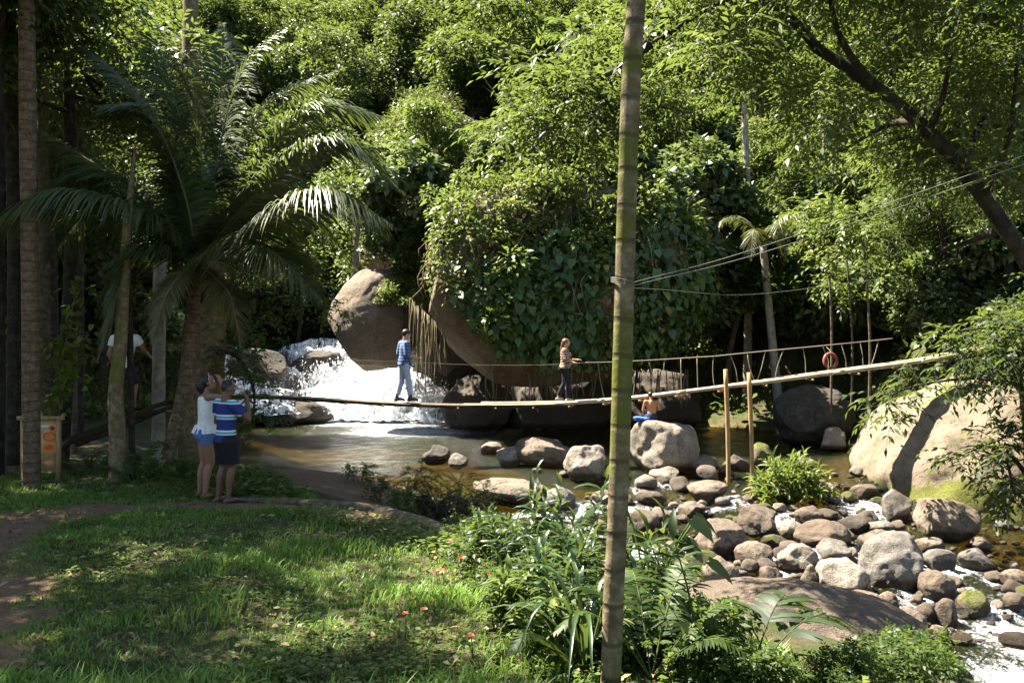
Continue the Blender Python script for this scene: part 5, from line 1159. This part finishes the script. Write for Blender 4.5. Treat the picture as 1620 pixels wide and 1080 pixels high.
# cables tied round the slender trunk
m, t, b = mat('cable', .5, .4); b.inputs['Base Color'].default_value = (.16, .155, .13, 1); M['cable'] = m
for (a, mid, e, lab, r) in [((983, 452, 4.75), (1230, 382, 5.8), (1660, 232, 7.6), 'upper pale cable running from the slender trunk up to the right', .006), ((985, 456, 4.75), (1250, 386, 5.8), (1660, 246, 7.6), 'lower pale cable just below its twin, from the slender trunk to the right', .006),
                            ((990, 455, 4.75), (1210, 464, 12), (1430, 436, 16.5), 'slack yellowish cable sagging behind the posts from the slender trunk', .008)]:
    mbx = MB(); c = curve([P(*a), P(*mid), P(*e)], 40); loft(mbx, c, np.linspace(r*.3, r*.55, 40), n=6); tag(mbx.build('cable', M['cable']), lab, 'cable')
mbx = MB(); c0 = P(985, 450, 4.6)
for k in range(3):
    a = np.linspace(0, 6.28, 24); loft(mbx, np.stack([c0[0]+.062*np.cos(a), c0[1]+.062*np.sin(a), c0[2]+k*.011-.05*np.cos(a)*.3+0*a], 1), .003, n=5)
tag(mbx.build('rope_loop', M['rope']), 'rope wound round the slender mossy trunk where the cables are tied', 'rope')
# orange ring hung on a pole
m, t, b = mat('ring_orange', .5); t.links.new(ramp(t, noise(t, 8, 3, .6, coord(t)), [(.35, (.17, .04, .025)), (.65, (.25, .065, .04))]), b.inputs['Base Color'])
rg = grp('lifebuoy', 'faded orange lifebuoy hanging behind the bridge railing', 'lifebuoy'); c0 = P(1314, 571, 23.6); a = np.linspace(0, 2*math.pi, 33); mbx = MB()
loft(mbx, np.stack([c0[0]+.17*np.cos(a), c0[1]+.03*np.sin(a), c0[2]+.2*np.sin(a)], 1), .05, n=10, side=(0, 1, 0)); part(rg, 'ring', mbx, m)
mbx = MB(); loft(mbx, curve([c0+[0, 0, .2], c0+[.01, .1, .3], c0+[0, .3, .38]], 6), .008, n=5); part(rg, 'cord', mbx, M['rope']); set_base(rg, c0-UP*.25)
# food sign board standing in the shade
sg = grp('sign_board', 'wooden board with pictures of round pizzas behind the ringed trunk', 'sign'); d = 13.
def sm_(name, cols, r=.7):
    m, t, b = mat(name, r, .2); t.links.new(ramp(t, noise(t, 14, 4, .7, coord(t)), [(.35, cols[0]), (.65, cols[1])]), b.inputs['Base Color']); return m
mp, mo, mr, my, mw, mk = sm_('panel_cream', [(.34, .2, .09), (.5, .34, .18)]), sm_('pizza_orange', [(.5, .12, .02), (.6, .25, .05)]), sm_('pizza_red', [(.45, .05, .015), (.62, .16, .04)]), sm_('pizza_yellow', [(.55, .3, .05), (.5, .16, .03)]), sm_('strip_white', [(.5, .45, .38), (.62, .58, .5)]), sm_('panel_red', [(.1, .02, .012), (.17, .04, .02)])
L_, R_ = P(37, 700, d), P(93, 700, d); zt, zb = P(0, 664, d)[2], P(0, 745, d)[2]
cx = (L_[0]+R_[0])/2; hw = (R_[0]-L_[0])/2; cyy = d; cz = (zt+zb)/2
mbx = MB(); box(mbx, (cx, cyy, cz), (hw, .015, (zt-zb)/2)); part(sg, 'panel', mbx, mp)
mbx = MB(); box(mbx, (cx-hw*.52, cyy-.018, cz-.05), (hw*.44, .003, (zt-zb)/2-.09)); part(sg, 'red_panel', mbx, mk)
for dx in (-hw, hw):
    mbx = MB(); box(mbx, (cx+dx, cyy-.005, cz-.06), (.03, .03, (zt-zb)/2+.12)); part(sg, 'frame', mbx, M['post'])
mbx = MB(); box(mbx, (cx, cyy-.01, zt+.03), (hw+.08, .035, .03)); part(sg, 'top_rail', mbx, M['post'])
mbx = MB(); box(mbx, (cx+hw*.45, cyy-.018, zt-.1), (hw*.42, .003, .02)); part(sg, 'white_strip', mbx, mw)
for (px, py, rx, ry, m_, mi) in [(84, 677, 6, 5, mo, mk), (80, 690, 11, 7.5, mr, mo), (79, 707, 13, 8, my, mr), (78, 731, 9, 4, mo, mp)]:
    q = P(px, py, d); a = np.linspace(0, 6.283, 29)[:-1]; k = d/FX
    for j, (f_, mm) in enumerate(((1, m_), (.62, mi))):
        mbx = MB(); V = np.stack([q[0]+rx*k*f_*np.cos(a)*(1+.04*np.sin(5*a)), 0*a+cyy-.019-.003*(j+1), q[2]+ry*k*f_*np.sin(a)], 1); mbx.add(np.concatenate([V, [[q[0], cyy-.02-.003*(j+1), q[2]]]]), np.stack([np.arange(28), (np.arange(28)+1) % 28, np.full(28, 28)], 1))
        part(sg, 'pizza_picture' if j == 0 else 'pizza_topping', mbx, mm)
bs_ = np.array([cx, cyy, H1(cx, cyy)]); set_base(sg, bs_)

# ------------------------------------------------------------------ people
def flatmat(name, col, rough=.8, spec=.2, nz=0.12, sc=30):
    m, t, b = mat(name, rough, spec); n = noise(t, sc, 3, .6, coord(t)); c = np.array(col)
    t.links.new(ramp(t, n, [(.3, tuple(c*(1-nz))), (.7, tuple(np.minimum(c*(1+nz), 1)))]), b.inputs['Base Color']); return m
SK_D = flatmat('skin_dark', (.13, .062, .035), .5, .4); SK_M = flatmat('skin_brown', (.24, .12, .07), .5, .4); SK_L = flatmat('skin_tan', (.42, .23, .14), .5, .35); SK_B = flatmat('skin_orange', (.46, .2, .09), .5, .35)  # SK_B: one even orange skin tone
HAIR = flatmat('hair_black', (.012, .009, .008), .5, .4, .3, 80); HAIRB = flatmat('hair_brown', (.1, .045, .025), .5, .4, .3, 60)
WHITE = flatmat('cloth_white', (.72, .7, .68)); DENIM = flatmat('denim_blue', (.1, .16, .33), .9, .1, .2); PALED = flatmat('denim_pale', (.36, .42, .56), .9, .1, .15); BLACK = flatmat('cloth_black', (.012, .013, .018)); NAVY = flatmat('cloth_navy', (.02, .03, .06))
BOOT = flatmat('boot_leather', (.06, .05, .035), .6); BLUET = flatmat('towel_blue', (.05, .14, .5)); EYE_M = flatmat('eye_white', (.6, .58, .55), .2, .5)
m, t, b = mat('stripe_cloth', .85, .1); sx = N(t, 'ShaderNodeSeparateXYZ'); t.links.new(coord(t), sx.inputs[0]); fr_ = math_(t, 'FRACT', math_(t, 'MULTIPLY', sx.outputs[2], 1/.20))
rr = ramp(t, fr_, [(0, (.03, .04, .16)), (.42, (.5, .58, .68)), (.5, (.06, .3, .3)), (.62, (.62, .66, .7)), (.72, (.03, .04, .16))]); 
for n_ in t.nodes:
    if n_.type == 'VALTORGB': n_.color_ramp.interpolation = 'CONSTANT'
t.links.new(rr, b.inputs['Base Color']); STRIPE = m
m, t, b = mat('plaid_cloth', .85, .1); sx = N(t, 'ShaderNodeSeparateXYZ'); t.links.new(coord(t), sx.inputs[0])
g1 = ramp(t, math_(t, 'FRACT', math_(t, 'MULTIPLY', sx.outputs[2], 14)), [(0, (.012, .02, .05)), (.55, (.05, .09, .2)), (.9, (.25, .33, .5))]); g2 = ramp(t, math_(t, 'FRACT', math_(t, 'MULTIPLY', math_(t, 'ADD', sx.outputs[0], sx.outputs[1]), 14)), [(0, (.02, .03, .07)), (.6, (.05, .1, .22)), (.92, (.25, .33, .5))])
t.links.new(mix(t, .5, g1, g2), b.inputs['Base Color']); PLAID = m
m, t, b = mat('patterned_cloth', .85, .1); sx = N(t, 'ShaderNodeSeparateXYZ'); t.links.new(coord(t), sx.inputs[0])
wv = math_(t, 'FRACT', math_(t, 'ADD', math_(t, 'MULTIPLY', sx.outputs[2], 16), math_(t, 'MULTIPLY', noise(t, 12, 2, .5, coord(t)), 1.2))); t.links.new(ramp(t, wv, [(0, (.05, .035, .03)), (.45, (.14, .09, .07)), (.55, (.42, .3, .22)), (.95, (.3, .2, .15))]), b.inputs['Base Color']); PATTERN = m

def solid(name, mbx, m, root, voxel=.011, smooth=4):
    """fuse the collected volumes into one continuous surface"""
    o = mbx.build('tmp', m); r_ = o.modifiers.new('r', 'REMESH'); r_.mode = 'VOXEL'; r_.voxel_size = voxel; r_.use_smooth_shade = True
    s_ = o.modifiers.new('s', 'SMOOTH'); s_.factor = .5; s_.iterations = smooth
    dg = bpy.context.evaluated_depsgraph_get(); me = bpy.data.meshes.new_from_object(o.evaluated_get(dg)); me.name = name
    me.materials.clear(); me.materials.append(m); bpy.data.objects.remove(o)
    q = bpy.data.objects.new(name, me); C.objects.link(q); q.parent = root; return q
def ell(mbx, c, r, sub=3, ax=None):
    v, f = ico(sub); v = v*np.asarray(r); v = v if ax is None else v@np.asarray(ax); mbx.add(v+np.asarray(c), f)
def limb(mbx, pts, r, n=12, side=(1, 0, 0), ry=None):
    c = curve(pts, 4*len(pts)); t_ = np.linspace(0, 1, len(c)); k = np.linspace(0, 1, len(pts)); loft(mbx, c, np.interp(t_, k, r), None if ry is None else np.interp(t_, k, ry), side=side, n=n); ell(mbx, c[0], [r[0]]*3, 2); ell(mbx, c[-1], [r[-1]]*3, 2)
def hand(mbx, w, d, nrm_, h, curl=.5, thumb=1):
    """palm, four unequal fingers with knuckle bends, and a thumb from the side of the palm"""
    d = nrm(np.asarray(d, float)); n_ = np.asarray(nrm_, float); n_ = nrm(n_-d*np.dot(n_, d)); s = np.cross(d, n_); k = h/1.7
    loft(mbx, [w-d*.01*k, w+d*.04*k, w+d*.088*k], [.024*k, .038*k, .04*k], [.016*k, .015*k, .012*k], side=s, n=10)
    for j, (o, l) in enumerate(((-.03, .068), (-.01, .078), (.01, .073), (.029, .055))):
        b_ = w+d*.08*k+s*o*k; c1 = b_+(d-n_*curl*.4)*l*.4*k; c2 = c1+nrm(d-n_*curl*1.3)*l*.35*k; c3 = c2+nrm(d-n_*curl*2.4)*l*.3*k
        limb(mbx, [b_, c1, c2, c3], [.0095*k, .009*k, .0085*k, .007*k], 7, s)
    b_ = w+d*.025*k+s*.03*k*thumb; c1 = b_+nrm(d*.6+s*thumb*.8)*.036*k; limb(mbx, [b_, c1, c1+nrm(d*.9+s*.3*thumb-n_*curl*.6)*.03*k], [.012*k, .0105*k, .008*k], 7, s)
def person(label, loc, face, h, J, skin, fem=False, voxel=.011, hair=None):
    """one continuous body from posed joints (units of the height, x right, y forward, z up); returns root, joints in metres"""
    root = empty('person', loc, 0); tag(root, label, 'person')
    c_, s_ = math.cos(face), math.sin(face); Rm = np.array([[c_, -s_, 0], [s_, c_, 0], [0, 0, 1]])
    sw = .105 if fem else .12
    D = dict(pel=(0, 0, .53), waist=(0, .003, .62), chest=(0, .008, .735), neck=(0, -.006, .83), head=(0, .018, .925), fwd=(0, 1, 0), up=(0, 0, 1),
             lsh=(-sw, 0, .805), rsh=(sw, 0, .805), lel=(-sw-.03, -.015, .63), rel=(sw+.03, -.015, .63), lwr=(-sw-.03, .05, .485), rwr=(sw+.03, .05, .485),
             lhip=(-.052, 0, .515), rhip=(.052, 0, .515), lkn=(-.055, .012, .28), rkn=(.055, .012, .28), lan=(-.058, -.01, .045), ran=(.058, -.01, .045), lto=(-.065, .09, .015), rto=(.065, .09, .015),
             lhd=None, rhd=None, lhn=None, rhn=None)
    D.update(J); K = {k: (None if v is None else Rm@(np.array(v, float)*(1 if k in ('fwd', 'up', 'lhd', 'rhd', 'lhn', 'rhn') else h))) for k, v in D.items()}
    side = nrm(K['rsh']-K['lsh']); hs_ = nrm(K['rhip']-K['lhip']); B = MB()
    hw_, ww, cw = (.098, .076, .088) if fem else (.09, .085, .1)
    spine = curve([K['pel']-(K['waist']-K['pel'])*.55, K['pel'], K['waist'], K['chest'], K['neck']-(K['neck']-K['chest'])*.3, K['neck']], 18); t_ = np.linspace(0, 1, 18)
    loft(B, spine, np.interp(t_, [0, .2, .4, .6, .8, 1], np.array([.07, hw_, ww, cw, .075, .036])*h), np.interp(t_, [0, .2, .4, .6, .8, 1], np.array([.05, .066 if fem else .06, .052, .06, .05, .036])*h), side=side, n=16)
    if fem:
        for sg in (-1, 1): ell(B, K['chest']+side*sg*.042*h+np.cross(UP, side)*0+Rm@np.array([0, .05, -.005])*h, [.034*h]*3)
        for sg in (-1, 1): ell(B, K['pel']+hs_*sg*.045*h+Rm@np.array([0, -.035, -.012])*h, np.array([.05, .05, .055])*h)
    for s0, e0, w0, hd, hn, sg in (('lsh', 'lel', 'lwr', 'lhd', 'lhn', -1), ('rsh', 'rel', 'rwr', 'rhd', 'rhn', 1)):
        f = .85 if fem else 1; limb(B, [K['neck']*.55+K[s0]*.45-[0, 0, .02*h], K[s0]], [.034*h*f, .034*h*f]); limb(B, [K[s0], K[s0]*.5+K[e0]*.5, K[e0]], [.033*h*f, .029*h*f, .024*h*f]); limb(B, [K[e0], K[e0]*.6+K[w0]*.4, K[w0]], [.024*h*f, .023*h*f, .0155*h*f])
        d_ = K[w0]-K[e0] if K[hd] is None else K[hd]; n_ = side*sg if K[hn] is None else K[hn]; hand(B, K[w0], d_, n_, h, .45, -sg if K[hn] is None else 1)
    for a, k, c, to in (('lhip', 'lkn', 'lan', 'lto'), ('rhip', 'rkn', 'ran', 'rto')):
        limb(B, [K[a]-[0, 0, 0], K[a]*.5+K[k]*.5, K[k]], np.array([.056, .048, .033])*h*(1.04 if fem else 1)); cf = K[k]*.68+K[c]*.32-Rm@np.array([0, .012, 0])*h
        limb(B, [K[k], cf, K[c]], np.array([.033, .034, .02])*h); f_ = K[to]-K[c]; he = K[c]+np.array([0, 0, K[to][2]-K[c][2]])*.75-nrm(f_*[1, 1, 0])*.022*h; limb(B, [he, K[c]*.4+K[to]*.6, K[to]], np.array([.022, .021, .014])*h, 10, np.cross(nrm(f_), UP), np.array([.022, .018, .011])*h)
    fw, up = nrm(K['fwd']), nrm(K['up']); rt_ = nrm(np.cross(fw, up)); up = np.cross(rt_, fw); ax = np.stack([rt_, fw, up]); hc = K['head']
    limb(B, [K['neck']-up*.01*h, hc-up*.03*h-fw*.012*h], [.033*h*(.85 if fem else 1)]*2); ell(B, hc+up*.012*h, np.array([.045, .055, .056])*h, 3, ax); ell(B, hc-up*.03*h+fw*.012*h, np.array([.035, .042, .04])*h, 3, ax)
    ell(B, hc+fw*.056*h-up*.008*h, np.array([.008, .012, .014])*h, 2, ax); ell(B, hc+fw*.05*h-up*.034*h, np.array([.016, .008, .008])*h, 2, ax)
    for sg in (-1, 1): ell(B, hc+rt_*sg*.046*h-fw*.002*h-up*.004*h, np.array([.006, .012, .017])*h, 2, ax)
    solid('body', B, skin, root, voxel, 3)
    for sg in (-1, 1):
        e_ = MB(); ell(e_, hc+fw*.05*h+up*.007*h+rt_*sg*.017*h, [.0062*h]*3, 2); o = e_.build('eye', EYE_M); o.parent = root
    K.update(side=side, hs=hs_, R=Rm, h=h, root=root, ax=ax, hc=hc, fw=fw, uph=up, rt=rt_, fem=fem); return K
def garment_top(K, name, m, z0=.0, grow=.012, sleeve=0., hem=0., voxel=.012, both=True, low=-.35):
    h = K['h']; B = MB(); hw_, ww, cw = (.098, .076, .088) if K['fem'] else (.09, .085, .1); g = grow
    bot = K['pel']+(K['waist']-K['pel'])*low
    sp = curve([bot, K['pel']*.6+K['waist']*.4, K['waist'], K['chest'], K['neck']-(K['neck']-K['chest'])*.3, K['neck']-(K['neck']-K['chest'])*.06], 18); t_ = np.linspace(0, 1, 18)
    loft(B, sp, np.interp(t_, [0, .2, .4, .6, .8, 1], np.array([hw_+hem, (hw_+ww)/2+hem*.6, ww, cw, .078, .036])*h)+g, np.interp(t_, [0, .2, .4, .6, .8, 1], np.array([.066+hem, .06+hem*.6, .054, .062, .052, .034])*h)+g, side=K['side'], n=18)
    if K['fem']:
        for sg in (-1, 1): ell(B, K['chest']+K['side']*sg*.042*h+K['R']@np.array([0, .05, -.005])*h, [.034*h+g]*3)
    if sleeve:
        for s0, e0 in (('lsh', 'lel'), ('rsh', 'rel')):
            e = K[s0]+(K[e0]-K[s0])*min(sleeve, 1); limb(B, [K['neck']*.55+K[s0]*.45-[0, 0, .02*h], K[s0]], [.034*h+g*.7]*2); loft(B, [K[s0], (K[s0]+e)/2, e], np.array([.035, .034, .033])*h+g, n=12)
            if sleeve > 1: w0 = K[e0]+(K['lwr' if s0[0] == 'l' else 'rwr']-K[e0])*(sleeve-1); ell(B, K[e0], [.03*h+g]*3, 2); loft(B, [K[e0], w0], np.array([.028, .024])*h+g, n=12)
    return solid(name, B, m, K['root'], voxel, 3)
def garment_legs(K, name, m, frac, grow=.012, top=.25, voxel=.012, flare=0.):
    """trousers or shorts: frac 1 ends at the knee, 2 at the ankle"""
    h = K['h']; B = MB(); hw_ = .098 if K['fem'] else .09; g = grow; w_ = K['waist']-K['pel']
    sp = [K['pel']-w_*.55, K['pel'], K['pel']+w_*top*2]; loft(B, curve(sp, 8), np.interp(np.linspace(0, 1, 8), [0, .5, 1], np.array([.085, hw_, .086])*h+g), np.interp(np.linspace(0, 1, 8), [0, .5, 1], np.array([.06, .066, .056])*h+g), side=K['hs'], n=16)
    if K['fem']:
        for sg in (-1, 1): ell(B, K['pel']+K['hs']*sg*.045*h+K['R']@np.array([0, -.035, -.012])*h, np.array([.05, .05, .055])*h+g)
    for a, k, c in (('lhip', 'lkn', 'lan'), ('rhip', 'rkn', 'ran')):
        e = K[a]+(K[k]-K[a])*min(frac, 1); ell(B, K[a], [.056*h+g]*3, 2); loft(B, [K[a], (K[a]+e)/2, e], np.array([.057, .053-.008*min(frac, 1), .05-.014*min(frac, 1)])*h+g+flare, n=14)
        if frac > 1: e2 = K[k]+(K[c]-K[k])*(frac-1); ell(B, K[k], [.035*h+g]*3, 2); loft(B, [K[k], K[k]*.65+e2*.35, e2], np.array([.036, .036, .03])*h+g, n=14)
    return solid(name, B, m, K['root'], voxel, 3)
def shoes(K, m, boot=.0):
    h = K['h']
    for c, to in (('lan', 'lto'), ('ran', 'rto')):
        B = MB(); f_ = K[to]-K[c]; he = K[c]+np.array([0, 0, K[to][2]-K[c][2]])*.75-nrm(f_*[1, 1, 0])*.022*h; limb(B, [he, K[c]*.4+K[to]*.6, K[to]+nrm(f_)*.01], np.array([.027, .026, .02])*h, 10, np.cross(nrm(f_), UP), np.array([.028, .024, .016])*h)
        if boot: loft(B, [K[c]-UP*.02*h, K[c]+UP*boot*h], np.array([.028, .028])*h, n=12)
        solid('shoe', B, m, K['root'], .01, 2)
def hair_cap(K, m, r=(.05, .06, .058), off=(0, -.01, .016), extra=(), name='hair', voxel=.011):
    h = K['h']; B = MB(); o = K['hc']+K['rt']*off[0]*h+K['fw']*off[1]*h+K['uph']*off[2]*h; ell(B, o, np.array(r)*h, 3, K['ax'])
    for (c, rr_) in extra: ell(B, K['hc']+(K['rt']*c[0]+K['fw']*c[1]+K['uph']*c[2])*h, np.array(rr_)*h, 3, K['ax'])
    return solid(name, B, m, K['root'], voxel, 1)
# the couple on the lawn: she holds her head with raised arms, he has one hand at his chin
gw = gnd(325, 789, 6); gw2 = gnd(357, 796, 6)
W_ = person('woman in white top and denim shorts on the lawn, hands raised to her head', tuple(gw), R(-62), 200/FX*gw[1]*.985, dict(fwd=(.15, 1, .1), lel=(-.15, .14, .80), lwr=(-.06, .11, .92), rel=(.15, .15, .81), rwr=(.055, .11, .925), lhd=(.5, -.25, .9), rhd=(-.5, -.25, .9), lhn=(-1, .5, 0), rhn=(1, .5, 0),
            lsh=(-.108, .01, .815), rsh=(.108, .01, .815), rkn=(.05, .03, .28), lkn=(-.045, .0, .28), lan=(-.05, -.035, .045), lto=(-.06, .065, .015)), SK_M, True, .0095)
garment_top(W_, 'top', WHITE, grow=.01, hem=.012, low=-.12); garment_legs(W_, 'shorts', DENIM, .34, .01, .2, flare=.006)
fl = MB(); a = np.linspace(0, 6.283, 60); q = W_['pel']+(W_['waist']-W_['pel'])*.35
for k in range(5):
    pass
rr_ = []; hh_ = W_['h']; S_, F_ = W_['side'], W_['R']@np.array([0, 1, 0])
V = np.concatenate([[q+UP*(.03-.022*j)*hh_+(S_*math.cos(x)*(.098+.006*j*(1+.8*math.sin(13*x)))+F_*math.sin(x)*(.078+.006*j*(1+.8*math.sin(13*x))))*hh_ for x in a[:-1]] for j in range(4)]); n_ = 59; i_ = np.arange(n_); j_ = (i_+1) % n_
fl.add(V, np.concatenate([np.stack([k*n_+i_, k*n_+j_, (k+1)*n_+j_, (k+1)*n_+i_], 1) for k in range(3)])); o = fl.build('frill', WHITE); o.parent = W_['root']
hair_cap(W_, HAIR, (.053, .056, .058), (0, -.014, .014), [((0, -.055, -.02), (.045, .04, .055)), ((0, -.05, -.055), (.035, .03, .035))])
hb = MB(); a = np.linspace(0, 6.283, 40); loft(hb, [W_['hc']+(W_['rt']*.054*math.cos(x)+W_['uph']*(.02+.052*math.sin(x))-W_['fw']*(.0)+W_['fw']*.012)*W_['h'] for x in a], .009, n=6); o = hb.build('headband', flatmat('headband_pink', (.5, .2, .22))); o.parent = W_['root']
M_ = person('bald man in blue striped shirt and black shorts standing with hand at chin', tuple(gw2), R(-42), 197/FX*gw2[1]*.985, dict(fwd=(.25, 1, -.02), rel=(.165, .11, .68), rwr=(.105, .135, .84), rhd=(-.55, -.1, .75), rhn=(.7, .3, 0), lel=(-.165, .02, .645), lwr=(-.02, .13, .655), lhd=(1, .15, .05), lhn=(0, 1, .1), rkn=(.06, .03, .285), lan=(-.06, -.03, .045), lto=(-.075, .07, .015)), SK_D, False, .0095)
garment_top(M_, 'striped_shirt', STRIPE, grow=.018, sleeve=.62, hem=.006, low=-.45); garment_legs(M_, 'shorts', BLACK, .85, .02, .15, flare=.012)
hair_cap(M_, HAIR, (.0455, .0545, .055), (0, -.003, .0155))
for s0 in ('l', 'r'):
    B = MB(); c, to = M_[s0+'an'], M_[s0+'to']; f_ = nrm((to-c)*[1, 1, 0]); q = (c+to)/2; q = np.array([q[0], q[1], .008]); loft(B, [q-f_*.11, q-f_*.04, q+f_*.06, q+f_*.13], [.03, .036, .045, .03], .008, side=np.cross(f_, UP), n=12); o = B.build('flip_flop', BLACK); o.parent = M_['root']
# the two walkers on the bridge and the climber on the ramp
def on_bridge(px):
    k = int(np.argmin(np.abs(810+FX*bpts[:, 0]/bpts[:, 1]-px))); return bpts[k]+[0, 0, .03], math.atan2(-bt[k, 0], bt[k, 1])
p, f = on_bridge(641)
A_ = person('man in blue plaid shirt and pale jeans walking on the footbridge over the waterfall', tuple(p), f, 1.72, dict(head=(0, .035, .925), fwd=(.05, 1, -.12), neck=(0, .01, .83), chest=(0, .012, .735), lel=(-.16, -.02, .65), lwr=(-.15, .13, .60), rel=(.15, .0, .64), rwr=(.12, .155, .60), rhd=(0, 1, .03), lhd=(0, 1, .0), lhn=(0, 0, 1), rhn=(0, 0, 1),
     rkn=(.05, .05, .29), ran=(.05, .075, .045), rto=(.055, .17, .018), lkn=(-.05, -.02, .29), lan=(-.05, -.085, .045), lto=(-.055, .01, .015)), SK_L, False, .012)
garment_top(A_, 'plaid_shirt', PLAID, grow=.025, sleeve=1.25, hem=.012, low=-.35, voxel=.014); garment_legs(A_, 'jeans', PALED, 1.82, .014, .15, voxel=.014); shoes(A_, BOOT, .05)
hair_cap(A_, HAIR, (.052, .059, .055), (0, -.008, .02))
B = MB(); q = A_['pel']+A_['R']@np.array([.09, .09, .03])*1.72; ell(B, q, [.07, .05, .09], 3); o = B.build('bag', flatmat('bag_grey', (.3, .28, .26))); o.parent = A_['root']
p, f = on_bridge(896)
E_ = person('woman with long brown hair, patterned top and black trousers walking on the footbridge', tuple(p), f, 1.56, dict(head=(0, .02, .925), fwd=(.1, 1, -.05), lel=(-.15, -.02, .66), lwr=(-.15, .11, .62), rel=(.14, .05, .66), rwr=(.13, .2, .665), rhd=(0, 1, .0), lhd=(0, 1, -.2), rhn=(0, 0, 1), lhn=(0, 0, 1),
     rkn=(.04, .055, .29), ran=(.04, .06, .045), rto=(.045, .15, .018), lkn=(-.045, -.005, .29), lan=(-.045, -.11, .085), lto=(-.05, -.03, .02)), SK_L, True, .012)
garment_top(E_, 'patterned_top', PATTERN, grow=.022, sleeve=1.3, hem=.016, low=-.05, voxel=.014); garment_legs(E_, 'trousers', BLACK, 1.95, .012, .2, voxel=.014); shoes(E_, flatmat('shoe_beige', (.3, .24, .2)))
hair_cap(E_, HAIRB, (.052, .06, .058), (0, -.01, .014), [((0, -.05, -.04), (.045, .03, .07)), ((0, -.06, -.11), (.05, .028, .08)), ((-.01, -.065, -.17), (.045, .025, .06))])
B = MB(); q = E_['pel']+E_['R']@np.array([.08, .07, .05])*1.56; ell(B, q, [.06, .05, .07], 3); o = B.build('bag', flatmat('bag_black_white', (.2, .2, .2), nz=.9, sc=40)); o.parent = E_['root']
p, f = on_bridge(196)
G_ = person('man in white shirt and dark shorts climbing the ramp behind the crooked trunk', tuple(p), f+R(8), 1.74, dict(fwd=(0, 1, .1), head=(0, .06, .925), neck=(0, .045, .83), chest=(0, .035, .735), waist=(0, .015, .62), lsh=(-.12, .04, .805), rsh=(.12, .04, .805), rel=(.15, .12, .69), rwr=(.13, .25, .62), rhd=(0, 1, -.15), lel=(-.15, .0, .64), lwr=(-.14, .08, .52),
     rkn=(.055, .12, .335), ran=(.055, .1, .1), rto=(.06, .19, .08), lkn=(-.055, .0, .28), lan=(-.058, -.09, .05), lto=(-.06, .01, .015)), SK_M, False, .012)
garment_top(G_, 'white_shirt', WHITE, grow=.02, sleeve=.5, hem=.008, low=-.3, voxel=.014); garment_legs(G_, 'shorts', NAVY, .9, .018, .15, voxel=.014, flare=.01); hair_cap(G_, HAIR, (.051, .06, .056), (0, -.008, .018)); shoes(G_, BLACK)
# the boy sitting on the boulder, seen from behind
bx, by, bz = BOY_TOP; hb_ = 1.22
bv = np.array([v.co[:] for v in boy_rock.data.vertices])+np.array(boy_rock.location)
def top_at(x, y):
    k = np.hypot(bv[:, 0]-x, bv[:, 1]-y) < .12; return float(bv[k, 2].max()) if k.any() else bz
Bo = person('shirtless boy sitting with his back turned on the large pale boulder', (bx-.26, by-.1, top_at(bx-.26, by-.1)-.03), R(4), hb_, dict(pel=(0, 0, .09), waist=(0, .02, .18), chest=(0, .045, .30), neck=(0, .06, .395), head=(-.01, .09, .485), fwd=(-.15, 1, -.25), lsh=(-.115, .05, .37), rsh=(.115, .05, .37), lel=(-.15, .1, .2), lwr=(-.1, .22, .17), rel=(.145, .11, .21), rwr=(.09, .22, .18),
     lhip=(-.055, .02, .08), rhip=(.055, .02, .08), lkn=(-.1, .26, .17), rkn=(.08, .27, .18), lan=(-.13, .38, .0), ran=(.09, .4, .0), lto=(-.14, .46, -.03), rto=(.1, .48, -.03)), SK_B, False, .011)
garment_legs(Bo, 'swim_shorts', NAVY, .8, .012, .3, voxel=.013); hair_cap(Bo, HAIR, (.05, .058, .055), (0, -.008, .016))
tw = MB(); a = np.linspace(0, 1, 9)
v, f_ = rock_shape(77, (.3, .17, .075), 4, 3, .25); tw.add(v*.8+[bx-.43, by-.1, top_at(bx-.43, by-.1)+.01], f_); tag(tw.build('towel', BLUET), 'crumpled blue towel lying on the boulder left of the boy', 'towel')
